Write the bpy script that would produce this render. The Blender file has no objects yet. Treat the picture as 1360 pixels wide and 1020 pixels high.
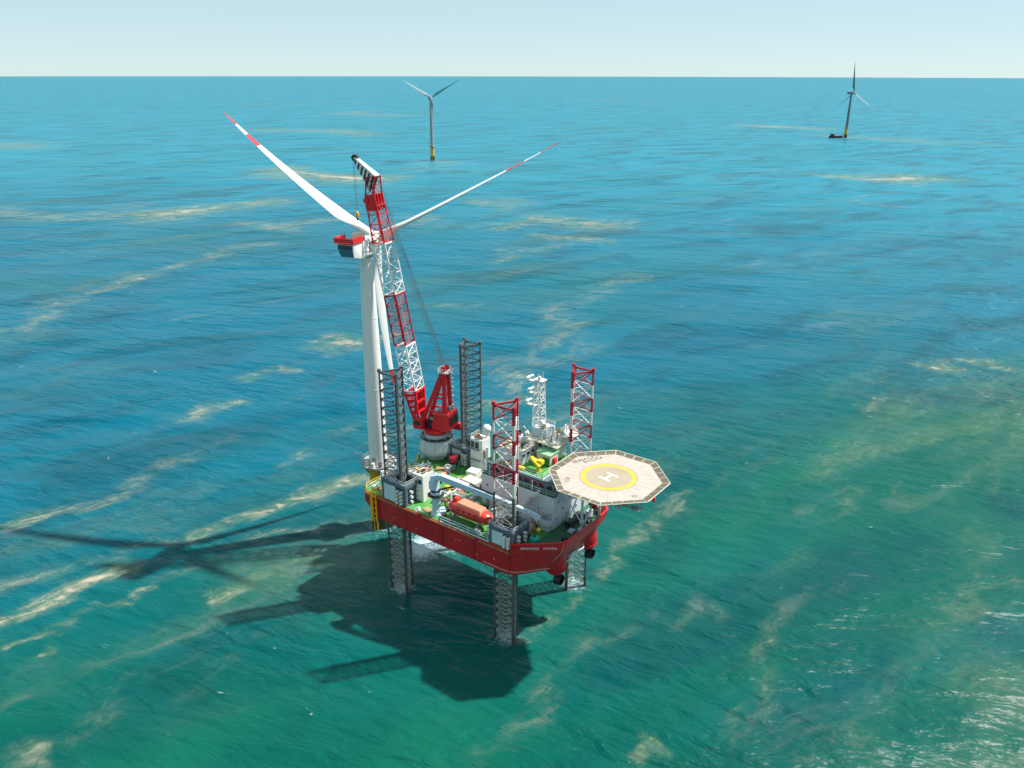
import bpy, bmesh, math, random
import numpy as np
from mathutils import Vector, Matrix
random.seed(7)
R = math.radians
scene = bpy.context.scene
COL = scene.collection

# ------------------------------------------------------------------ camera
cam_d = bpy.data.cameras.new('camera')
cam_d.sensor_width = 36.0
cam_d.lens = 36.0 * 1080.0 / 1360.0
cam_d.clip_start = 1.0
cam_d.clip_end = 200000.0
cam = bpy.data.objects.new('camera', cam_d)
COL.objects.link(cam)
cam.location = (0, 0, 120)
cam.rotation_mode = 'XYZ'
cam.matrix_world = (Matrix.Translation((0, 0, 120)) @ Matrix.Rotation(R(90 - 21.043), 4, 'X')
                    @ Matrix.Rotation(R(0.10), 4, 'Z'))
scene.camera = cam

# ------------------------------------------------------------------ sky, sun, exposure
SUN_EL, SUN_AZ = 54.0, 17.0          # azimuth counted from +X towards +Y
sv = Vector((math.cos(R(SUN_AZ)) * math.cos(R(SUN_EL)), math.sin(R(SUN_AZ)) * math.cos(R(SUN_EL)), math.sin(R(SUN_EL))))
world = bpy.data.worlds.new('World')
scene.world = world
world.use_nodes = True
wn = world.node_tree.nodes
wl = world.node_tree.links
bg = wn['Background']
sky = wn.new('ShaderNodeTexSky')
sky.sky_type = 'NISHITA'
sky.sun_disc = False
sky.sun_elevation = R(SUN_EL)
sky.sun_rotation = R(90 - SUN_AZ)
sky.altitude = 0
sky.air_density = 0.62
sky.dust_density = 0.0
sky.ozone_density = 3.0
bg.inputs['Strength'].default_value = 0.074
veil = wn.new('ShaderNodeMix')            # thin even high cloud milks the whole sky
veil.data_type = 'RGBA'
veil.inputs['Factor'].default_value = 0.70
wl.new(sky.outputs['Color'], veil.inputs['A'])
veil.inputs['B'].default_value = (5.3, 6.9, 7.1, 1)
wl.new(veil.outputs['Result'], bg.inputs['Color'])
sun_d = bpy.data.lights.new('sun', 'SUN')
sun_d.energy = 5.0
sun_d.angle = R(1.3)
sun_d.color = (1.0, 0.95, 0.87)
sun = bpy.data.objects.new('sun', sun_d)
COL.objects.link(sun)
sun.rotation_euler = sv.to_track_quat('Z', 'Y').to_euler()
sun.location = sv * 500
vs = scene.view_settings
vs.view_transform = 'Standard'
vs.look = 'None'
vs.gamma = 1.0
vs.exposure = 0.7
vs.use_curve_mapping = False
scene.cycles.use_denoising = True
scene.cycles.max_bounces = 6
scene.cycles.sample_clamp_indirect = 4.0

# ------------------------------------------------------------------ materials
MATS = {}

def nodes_of(name):
    m = bpy.data.materials.new(name)
    m.use_nodes = True
    nt = m.node_tree
    return m, nt, nt.nodes, nt.links, nt.nodes['Principled BSDF']

def paint(name, col, rough=0.5, var=0.12, scale=0.8, wear=0.0, wear_col=(0.16, 0.07, 0.035), metal=0.0, streak=False, bump=0.0):
    """painted or bare surface: base colour, soft patchiness, rust or grime with a shape of its own"""
    m, nt, N, L, P = nodes_of(name)
    tc = N.new('ShaderNodeTexCoord')
    mp = N.new('ShaderNodeMapping')
    L.new(tc.outputs['Object'], mp.inputs['Vector'])
    if streak:
        mp.inputs['Scale'].default_value = (1, 1, 0.22)
    n1 = N.new('ShaderNodeTexNoise')
    n1.inputs['Scale'].default_value = scale
    n1.inputs['Detail'].default_value = 6
    n1.inputs['Roughness'].default_value = 0.65
    L.new(mp.outputs['Vector'], n1.inputs['Vector'])
    mr = N.new('ShaderNodeMapRange')
    mr.inputs['From Min'].default_value = 0.25
    mr.inputs['From Max'].default_value = 0.75
    mr.inputs['To Min'].default_value = 1 - var
    mr.inputs['To Max'].default_value = 1 + var * 0.6
    L.new(n1.outputs['Fac'], mr.inputs['Value'])
    mul = N.new('ShaderNodeVectorMath')
    mul.operation = 'SCALE'
    mul.inputs[0].default_value = [c * 0.88 for c in col]
    L.new(mr.outputs['Result'], mul.inputs['Scale'])
    out = mul.outputs['Vector']
    if wear > 0:
        n2 = N.new('ShaderNodeTexNoise')
        n2.inputs['Scale'].default_value = scale * 2.3
        n2.inputs['Detail'].default_value = 9
        n2.inputs['Roughness'].default_value = 0.72
        L.new(mp.outputs['Vector'], n2.inputs['Vector'])
        r2 = N.new('ShaderNodeMapRange')
        r2.inputs['From Min'].default_value = 0.72 - wear * 0.35
        r2.inputs['From Max'].default_value = 0.80 - wear * 0.25
        L.new(n2.outputs['Fac'], r2.inputs['Value'])
        mx = N.new('ShaderNodeMix')
        mx.data_type = 'RGBA'
        L.new(r2.outputs['Result'], mx.inputs['Factor'])
        L.new(out, mx.inputs['A'])
        mx.inputs['B'].default_value = (*wear_col, 1)
        out = mx.outputs['Result']
    L.new(out, P.inputs['Base Color'])
    rr = N.new('ShaderNodeMapRange')
    rr.inputs['To Min'].default_value = max(0.05, rough - 0.12)
    rr.inputs['To Max'].default_value = min(1, rough + 0.14)
    L.new(n1.outputs['Fac'], rr.inputs['Value'])
    L.new(rr.outputs['Result'], P.inputs['Roughness'])
    P.inputs['Metallic'].default_value = metal
    if bump > 0:
        b = N.new('ShaderNodeBump')
        b.inputs['Distance'].default_value = bump
        L.new(n1.outputs['Fac'], b.inputs['Height'])
        L.new(b.outputs['Normal'], P.inputs['Normal'])
    MATS[name] = m
    return m

paint('hull_red', (0.50, 0.008, 0.017), 0.38, 0.30, 0.35, 0.26, (0.17, 0.05, 0.025), streak=True)
paint('crane_red', (0.68, 0.010, 0.022), 0.38, 0.15, 0.5, 0.10, (0.2, 0.03, 0.02))
paint('leg_red', (0.40, 0.010, 0.028), 0.5, 0.25, 0.9, 0.28, (0.16, 0.05, 0.03))
paint('leg_white', (0.72, 0.72, 0.70), 0.5, 0.15, 0.9, 0.22, (0.28, 0.18, 0.11))
paint('leg_steel', (0.10, 0.11, 0.115), 0.6, 0.4, 0.7, 0.38, (0.20, 0.15, 0.10))
paint('leg_grease', (0.38, 0.37, 0.34), 0.6, 0.4, 0.9, 0.4, (0.12, 0.08, 0.05))
paint('white', (0.78, 0.78, 0.76), 0.45, 0.08, 0.4, 0.10, (0.42, 0.33, 0.24), streak=True)
paint('deck_white', (0.60, 0.68, 0.74), 0.5, 0.12, 0.6, 0.16, (0.36, 0.26, 0.17), streak=True)  # white paint with the blue of its shade mixed in
paint('cream', (0.70, 0.66, 0.52), 0.5, 0.12, 0.6, 0.2, (0.3, 0.2, 0.12))
paint('boom_white', (0.80, 0.80, 0.79), 0.45, 0.08, 0.8, 0.10, (0.4, 0.32, 0.25))
paint('grey', (0.30, 0.32, 0.33), 0.55, 0.2, 0.7, 0.2, (0.15, 0.1, 0.07))
paint('pedestal_grey', (0.50, 0.59, 0.62), 0.5, 0.15, 0.4, 0.14, (0.3, 0.25, 0.2), streak=True)  # bluish tone of the shaded side put into the grey
paint('shade_navy', (0.10, 0.14, 0.18), 0.55, 0.25, 0.7, 0.2, (0.15, 0.1, 0.07))  # dark navy puts the shade on the jack house frames into the paint
paint('dark', (0.025, 0.028, 0.03), 0.5, 0.3, 0.8)
paint('black', (0.012, 0.012, 0.016), 0.45, 0.2, 0.8)
paint('wire', (0.10, 0.10, 0.10), 0.5, 0.1, 1.0)
paint('deck_green', (0.065, 0.30, 0.055), 0.6, 0.40, 0.30, 0.46, (0.20, 0.20, 0.11))
paint('deck_green_shaded', (0.03, 0.14, 0.07), 0.6, 0.3, 0.3, 0.25, (0.05, 0.08, 0.05))  # shaded copy of the deck green
paint('roof_green', (0.30, 0.58, 0.34), 0.6, 0.15, 0.6, 0.15, (0.3, 0.3, 0.2))
paint('door_green', (0.01, 0.22, 0.07), 0.5, 0.15, 0.8)
paint('teal', (0.01, 0.50, 0.38), 0.5, 0.12, 0.8)
paint('yellow', (0.82, 0.48, 0.015), 0.45, 0.15, 0.6, 0.12, (0.3, 0.15, 0.03))
paint('bright_yellow', (0.86, 0.62, 0.02), 0.45, 0.1, 0.6)
paint('tp_yellow', (0.76, 0.44, 0.02), 0.5, 0.15, 0.25, 0.12, (0.3, 0.16, 0.04), streak=True)
paint('fender_orange', (0.90, 0.42, 0.008), 0.55, 0.2, 0.5, 0.15, (0.3, 0.15, 0.04), streak=True)
paint('marine_growth', (0.035, 0.055, 0.025), 0.8, 0.4, 0.6)
paint('orange', (0.72, 0.045, 0.03), 0.35, 0.08, 0.5)
paint('orange_pale', (0.82, 0.27, 0.17), 0.45, 0.1, 0.6)
paint('rust', (0.30, 0.11, 0.05), 0.75, 0.4, 1.2)
paint('tan_wood', (0.42, 0.28, 0.14), 0.75, 0.3, 1.2)
paint('heli_deck', (0.455, 0.405, 0.365), 0.7, 0.16, 0.25, 0.34, (0.36, 0.31, 0.26))
paint('heli_inner', (0.37, 0.31, 0.225), 0.75, 0.12, 0.3, 0.16, (0.34, 0.3, 0.24))
paint('heli_seam', (0.32, 0.28, 0.25), 0.7, 0.1, 1.0)
paint('heli_ring', (0.66, 0.45, 0.04), 0.6, 0.12, 0.6, 0.12, (0.6, 0.48, 0.2))
paint('mark_white', (0.78, 0.77, 0.74), 0.6, 0.1, 0.8, 0.12, (0.5, 0.45, 0.38))
paint('mark_black', (0.09, 0.08, 0.08), 0.6, 0.2, 1.5, 0.3, (0.4, 0.35, 0.32))
paint('letter_white', (0.80, 0.78, 0.76), 0.5, 0.05, 1.0)
paint('heli_net', (0.12, 0.105, 0.08), 0.8, 0.35, 1.6, 0.4, (0.30, 0.27, 0.21))
paint('blade_white', (0.83, 0.83, 0.82), 0.32, 0.03, 0.1)
paint('tower_white', (0.80, 0.81, 0.81), 0.38, 0.04, 0.08, 0.03, (0.5, 0.48, 0.44), streak=True)
paint('blade_red', (0.62, 0.03, 0.05), 0.38, 0.05, 0.2)
paint('nacelle_red', (0.70, 0.02, 0.025), 0.45, 0.1, 0.5)
paint('far_dark', (0.16, 0.19, 0.22), 0.5, 0.05, 0.1)
paint('far_grey', (0.30, 0.34, 0.37), 0.45, 0.05, 0.1)
paint('shaded_white', (0.50, 0.64, 0.76), 0.45, 0.1, 0.5, 0.12, (0.35, 0.3, 0.25))  # white paint tinted with the blue of its shaded sides
paint('nacelle_blue', (0.05, 0.17, 0.30), 0.45, 0.1, 0.4)
paint('boat_dark', (0.11, 0.03, 0.025), 0.5, 0.2, 0.5)
paint('waterline_and_highlight', (0.60, 0.25, 0.24), 0.5, 0.15, 0.6, 0.2, (0.4, 0.05, 0.05))
paint('rub_yellow', (0.36, 0.15, 0.05), 0.6, 0.3, 0.35, 0.45, (0.20, 0.02, 0.02))

def glass(name, col):
    m, nt, N, L, P = nodes_of(name)
    P.inputs['Base Color'].default_value = (*col, 1)
    P.inputs['Roughness'].default_value = 0.08
    P.inputs['Specular IOR Level'].default_value = 0.8
    MATS[name] = m
glass('glass', (0.012, 0.025, 0.035))
glass('glass_blue', (0.02, 0.05, 0.08))

# ------------------------------------------------------------------ mesh helpers
def V(*a):
    return Vector(a)

class MB:
    def __init__(self):
        self.v = []
        self.f = []
    def add(self, vs_, fs):
        n = len(self.v)
        self.v += [tuple(p) for p in vs_]
        self.f += [tuple(i + n for i in f) for f in fs]
        return self
    def box(self, x0, x1, y0, y1, z0, z1):
        return self.add([(x0, y0, z0), (x1, y0, z0), (x1, y1, z0), (x0, y1, z0), (x0, y0, z1), (x1, y0, z1), (x1, y1, z1), (x0, y1, z1)],
                        [(3, 2, 1, 0), (4, 5, 6, 7), (0, 1, 5, 4), (1, 2, 6, 5), (2, 3, 7, 6), (3, 0, 4, 7)])
    def bar(self, p, q, w, h=None, up=(0, 0, 1), w2=None, h2=None):
        h = w if h is None else h
        w2 = w if w2 is None else w2
        h2 = h if h2 is None else h2
        p, q = Vector(p), Vector(q)
        d = (q - p).normalized()
        u = Vector(up)
        if abs(d.dot(u)) > 0.98:
            u = Vector((1, 0, 0))
        s = d.cross(u).normalized()
        u = s.cross(d).normalized()
        vs_ = []
        for c, a, b in ((p, w, h), (q, w2, h2)):
            for sx, sy in ((-1, -1), (1, -1), (1, 1), (-1, 1)):
                vs_.append(c + s * (sx * a / 2) + u * (sy * b / 2))
        return self.add(vs_, [(3, 2, 1, 0), (4, 5, 6, 7), (0, 1, 5, 4), (1, 2, 6, 5), (2, 3, 7, 6), (3, 0, 4, 7)])
    def tube(self, p, q, r, n=6, r2=None, cap=True):
        p, q = Vector(p), Vector(q)
        r2 = r if r2 is None else r2
        d = (q - p).normalized()
        u = Vector((0, 0, 1)) if abs(d.z) < 0.95 else Vector((1, 0, 0))
        s = d.cross(u).normalized()
        u = s.cross(d)
        vs_ = []
        for c, rr in ((p, r), (q, r2)):
            for k in range(n):
                a = 2 * math.pi * k / n
                vs_.append(c + (s * math.cos(a) + u * math.sin(a)) * rr)
        fs = [(k, (k + 1) % n, n + (k + 1) % n, n + k) for k in range(n)]
        if cap:
            fs += [tuple(range(n))[::-1], tuple(range(n, 2 * n))]
        return self.add(vs_, fs)
    def path(self, pts, r, n=6):
        for a, b in zip(pts[:-1], pts[1:]):
            self.tube(a, b, r, n)
        return self
    def loft(self, rings, cap=True):
        n = len(rings[0])
        vs_ = [p for r in rings for p in r]
        fs = []
        for i in range(len(rings) - 1):
            for k in range(n):
                fs.append((i * n + k, i * n + (k + 1) % n, (i + 1) * n + (k + 1) % n, (i + 1) * n + k))
        if cap:
            fs += [tuple(range(n))[::-1], tuple((len(rings) - 1) * n + k for k in range(n))]
        return self.add(vs_, fs)
    def prism(self, pts, z0, z1):
        return self.loft([[(x, y, z0) for x, y in pts], [(x, y, z1) for x, y in pts]])
    def lathe(self, prof, n=24, c=(0, 0, 0), axis=None):
        rings = []
        for r, z in prof:
            rings.append([Vector((r * math.cos(2 * math.pi * k / n), r * math.sin(2 * math.pi * k / n), z)) for k in range(n)])
        if axis is not None:
            q = Vector((0, 0, 1)).rotation_difference(Vector(axis))
            rings = [[q @ p for p in r] for r in rings]
        c = Vector(c)
        return self.loft([[p + c for p in r] for r in rings])
    def ring(self, r0, r1, z0, z1, n=48, c=(0, 0)):
        def circ(r, z):
            return [(c[0] + r * math.cos(2 * math.pi * k / n), c[1] + r * math.sin(2 * math.pi * k / n), z) for k in range(n)]
        a, b, cc, d = circ(r0, z0), circ(r1, z0), circ(r1, z1), circ(r0, z1)
        vs_ = a + b + cc + d
        fs = []
        for k in range(n):
            j = (k + 1) % n
            for o, p in ((0, n), (n, 2 * n), (2 * n, 3 * n), (3 * n, 0)):
                fs.append((o + k, p + k, p + j, o + j)[::-1])
        return self.add(vs_, fs)
    def sphere(self, c, r, n=16, m=9, sz=1.0):
        prof = [(max(0.001, r * math.sin(math.pi * i / m)), -r * sz * math.cos(math.pi * i / m)) for i in range(m + 1)]
        return self.lathe(prof, n, c)
    def mesh(self, name, mat, smooth=False):
        me = bpy.data.meshes.new(name)
        me.from_pydata(self.v, [], self.f)
        me.materials.append(MATS[mat] if isinstance(mat, str) else mat)
        bm = bmesh.new()
        bm.from_mesh(me)
        bmesh.ops.recalc_face_normals(bm, faces=bm.faces)
        bm.to_mesh(me)
        bm.free()
        if smooth:
            me.polygons.foreach_set('use_smooth', [True] * len(me.polygons))
            me.set_sharp_from_angle(angle=R(38))
        me.update()
        return me
    def build(self, name, mat, parent=None, smooth=False, loc=None, rz=0.0, bevel=0.0):
        o = bpy.data.objects.new(name, self.mesh(name, mat, smooth))
        COL.objects.link(o)
        o.parent = parent
        if loc is not None:
            o.location = loc
        o.rotation_euler = (0, 0, rz)
        if bevel > 0:
            b = o.modifiers.new('bevel', 'BEVEL')
            b.width = bevel
            b.segments = 2
            b.limit_method = 'ANGLE'
            b.angle_limit = R(25)
        return o

def inst(name, me, parent, loc=(0, 0, 0), rz=0.0):
    o = bpy.data.objects.new(name, me)
    COL.objects.link(o)
    o.parent = parent
    o.location = loc
    o.rotation_euler = (0, 0, rz)
    return o

def tag(o, label=None, cat=None, group=None, kind=None):
    if label: o['label'] = label
    if cat: o['category'] = cat
    if group: o['group'] = group
    if kind: o['kind'] = kind
    return o

def thing(name, label, cat, loc, rz=0.0, group=None):
    o = bpy.data.objects.new(name, None)
    COL.objects.link(o)
    o.location = loc
    o.rotation_euler = (0, 0, rz)
    o.empty_display_size = 1.0
    return tag(o, label, cat, group)

# vessel frame: s towards the bow, t towards port, z up from the water
HEAD = R(-36.908)
M0 = Vector((-6.0, 171.357, 0))
FW = Vector((math.cos(HEAD), math.sin(HEAD), 0))
PT = Vector((-math.sin(HEAD), math.cos(HEAD), 0))
def S(s, t, z):
    return M0 + FW * s + PT * t + Vector((0, 0, z))
def ship_thing(name, label, cat, s, t, z, rz=0.0, group=None):
    return thing(name, label, cat, S(s, t, z), HEAD + rz, group)

def rail_mb(pts, h=1.1, closed=False, step=1.6, r=0.055, bars=2):
    mb = MB()
    pts = [Vector(p) for p in pts]
    if closed:
        pts = pts + [pts[0]]
    for a, b in zip(pts[:-1], pts[1:]):
        n = max(1, round((b - a).length / step))
        for k in range(n + (0 if closed else 1)):
            p = a.lerp(b, k / n)
            mb.tube(p, p + V(0, 0, h), r, 4)
        for j in range(bars):
            z = h * (1 - j / bars)
            mb.tube(a + V(0, 0, z), b + V(0, 0, z), r * 0.9, 4)
    return mb

def text_mesh(body, size, mat, spacing=1.0, depth=0.0):
    cu = bpy.data.curves.new('lettering', 'FONT')
    cu.body = body
    cu.size = size
    cu.align_x = 'CENTER'
    cu.align_y = 'CENTER'
    cu.space_character = spacing
    cu.extrude = depth
    cu.offset = size * 0.012
    o = bpy.data.objects.new('lettering', cu)
    COL.objects.link(o)
    dg = bpy.context.evaluated_depsgraph_get()
    me = bpy.data.meshes.new_from_object(o.evaluated_get(dg))
    bpy.data.objects.remove(o)
    bpy.data.curves.remove(cu)
    me.name = 'lettering'
    me.materials.clear()
    me.materials.append(MATS[mat])
    return me

# ------------------------------------------------------------------ the sea
# lines of drifting algae scum: (points on the water, half width in metres, strength)
STREAKS = [
 ([(-143.9,198.7),(-138.2,203.7),(-132.8,206.6)],2.39,0.9),
 ([(-134.8,205.4),(-122.8,216.9),(-115.5,226.6),(-106.2,239.7)],3.19,0.45),
 ([(-117.8,226.6),(-109.3,241.3),(-105.5,255.3),(-101.7,263.5)],3.08,0.3),
 ([(-87.9,197.1),(-81.8,202.8),(-73.8,208.8),(-63.2,215.1),(-53.2,221.7),(-46.3,228.6)],2.56,0.95),
 ([(-81.2,188.7),(-72.6,194.0),(-59.0,197.5),(-42.1,203.7)],1.23,0.6),
 ([(-119.2,156.7),(-115.3,162.4),(-111.5,167.1),(-109.6,172.5),(-105.4,174.7),(-99.8,178.1)],2.27,1.0),
 ([(-114.2,148.2),(-107.9,152.1),(-104.0,156.1),(-101.9,160.0),(-99.4,162.9),(-93.3,164.7),(-90.8,168.4),(-89.4,171.5)],0.8,0.85),
 ([(-102.6,160.3),(-103.0,150.8),(-103.1,143.2)],0.74,0.4),
 ([(-72.5,169.0),(-66.5,170.6),(-63.6,173.4),(-62.1,178.4),(-58.2,182.2),(-52.9,185.0)],1.91,1.0),
 ([(-88.5,174.1),(-82.7,179.1),(-75.1,182.6),(-68.3,186.1)],1.65,0.4),
 ([(-126.6,169.3),(-122.7,175.7),(-117.8,179.1),(-113.2,183.6)],2.28,0.5),
 ([(-108.7,182.6),(-99.9,189.8),(-89.1,193.6)],2.01,0.35),
 ([(-122.3,275.5),(-113.2,285.6),(-101.9,290.8)],3.1,0.7),
 ([(-113.6,318.9),(-105.4,323.5),(-93.2,328.1)],2.86,0.75),
 ([(-91.8,365.4),(-83.2,372.3),(-68.4,374.7)],5.96,0.9),
 ([(-82.2,350.1),(-70.0,358.7)],2.74,0.5),
 ([(-244.6,370.0),(-247.0,404.0),(-247.0,422.4),(-237.8,440.8)],5.55,0.45),
 ([(-257.1,422.4),(-243.7,457.3),(-232.0,501.8),(-216.4,536.2),(-204.0,575.1),(-184.9,602.1)],4.62,0.6),
 ([(-256.7,440.8),(-252.3,466.0),(-247.2,503.9)],5.0,0.3),
 ([(-471.3,755.9),(-427.5,726.7),(-394.6,714.9)],20.99,0.6),
 ([(-407.8,714.9),(-372.1,722.7),(-329.1,739.0)],11.1,0.5),
 ([(-361.7,714.9),(-360.4,755.9),(-354.9,792.0)],11.82,0.5),
 ([(-289.7,755.9),(-270.7,778.1),(-245.0,782.7)],26.09,0.85),
 ([(-231.0,692.2),(-209.6,677.8),(-187.2,657.3)],9.13,0.6),
 ([(-181.4,677.8),(-166.0,707.2),(-146.0,714.9)],11.5,0.7),
 ([(-275.0,1102.7),(-230.4,1020.4),(-192.6,976.4)],28.13,0.9),
 ([(-190.0,976.4),(-164.5,955.7)],17.49,0.5),
 ([(-487.1,1802.1),(-426.0,1779.4),(-354.2,1735.7)],45.69,0.6),
 ([(-887.6,1464.3),(-850.8,1434.3)],52.21,0.6),
 ([(-480.7,2734.8),(-313.1,2541.4)],73.61,0.5),
 ([(-946.6,3223.8),(-871.9,3374.1)],117.1,0.3),
 ([(-133.4,1188.5),(-90.8,1120.8)],24.37,0.4),
 ([(6.4,692.2),(38.1,688.6),(74.4,670.9)],16.17,0.8),
 ([(11.8,637.9),(45.6,613.6),(74.8,619.5)],7.56,0.6),
 ([(-29.6,811.4),(3.6,782.7)],14.35,0.55),
 ([(-10.1,536.2),(5.3,572.5),(27.9,599.3)],7.66,0.5),
 ([(-93.8,677.8),(-78.9,714.9)],14.94,0.5),
 ([(-49.2,428.4),(-25.1,437.7)],4.65,0.4),
 ([(430.1,1035.9),(462.1,1012.8),(488.3,990.6)],20.57,0.9),
 ([(495.2,1005.3),(530.2,976.4)],16.13,0.6),
 ([(331.8,826.5),(356.2,778.1)],10.45,0.3),
 ([(533.5,1978.1),(604.0,1950.9),(655.6,1924.5)],42.01,0.8),
 ([(661.2,1654.2),(732.7,1616.2),(756.3,1545.1)],40.01,0.5),
 ([(804.5,1616.2),(821.3,1511.8)],39.09,0.4),
 ([(289.7,4144.9),(464.7,3538.9)],102.8,0.3),
 ([(180.8,339.8),(185.3,336.8),(190.6,336.8)],4.95,1.0),
 ([(207.2,341.8),(211.8,336.8),(217.4,328.1)],3.36,0.8),
 ([(134.1,284.1),(145.5,293.9),(154.2,297.0)],2.5,0.45),
 ([(112.6,360.9),(132.9,358.7)],3.47,0.25),
 ([(4.7,316.3),(13.7,350.1),(20.5,384.5),(35.2,433.0),(54.0,475.0),(71.5,497.8)],8.58,0.42),
 ([(-11.1,276.2),(-7.2,286.3),(0.0,303.5),(5.7,320.7)],3.96,0.75),
 ([(-47.2,257.2),(-37.5,263.5),(-28.5,284.1)],3.02,0.5),
 ([(-75.6,235.9),(-69.9,248.2),(-63.8,261.6),(-53.0,273.5)],2.19,0.35),
 ([(23.1,176.7),(28.1,186.1),(35.4,194.8),(43.2,203.7),(49.0,211.5),(52.3,219.3)],1.43,0.55),
 ([(43.2,203.7),(48.2,213.3)],2.66,0.6),
 ([(30.8,191.7),(36.1,199.6),(42.8,203.7)],1.02,0.5),
 ([(1.7,150.8),(8.7,156.1),(15.5,164.7),(22.8,174.1)],0.73,0.55),
 ([(-4.2,115.5),(1.5,122.8),(6.1,130.8),(11.2,138.5),(14.9,145.7),(20.3,149.5),(27.8,154.8)],2.27,0.36),
 ([(45.0,124.7),(50.1,135.2),(57.1,148.2),(64.7,161.8),(73.6,169.3),(81.1,174.7)],2.24,0.3),
 ([(53.6,114.9),(59.2,120.9),(68.7,126.7),(76.5,130.8)],1.86,0.3),
 ([(23.1,116.0),(24.8,118.1),(26.6,119.6)],0.82,0.95),
 ([(25.0,122.2),(27.2,122.8),(27.9,120.0),(28.7,118.1)],0.66,0.9),
 ([(127.2,248.2),(144.2,257.2),(160.2,273.5)],3.48,0.25),
 ([(84.9,199.6),(100.0,216.9),(110.8,226.6)],2.93,0.3),
 ([(102.8,158.9),(116.3,170.9),(127.5,177.4)],2.83,0.3),
 ([(35.0,156.1),(43.1,161.8),(49.2,164.7)],2.06,0.35),
 ([(-93.7,118.1),(-92.4,120.9),(-88.0,118.1)],1.26,0.7),
 ([(-91.7,114.6),(-86.6,115.5)],0.9,0.5),
 ([(-69.3,131.9),(-65.4,138.5),(-62.2,143.2)],2.42,0.2),
 ([(-84.2,121.9),(-78.5,131.9),(-74.6,137.4)],2.99,0.25)]

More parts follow.
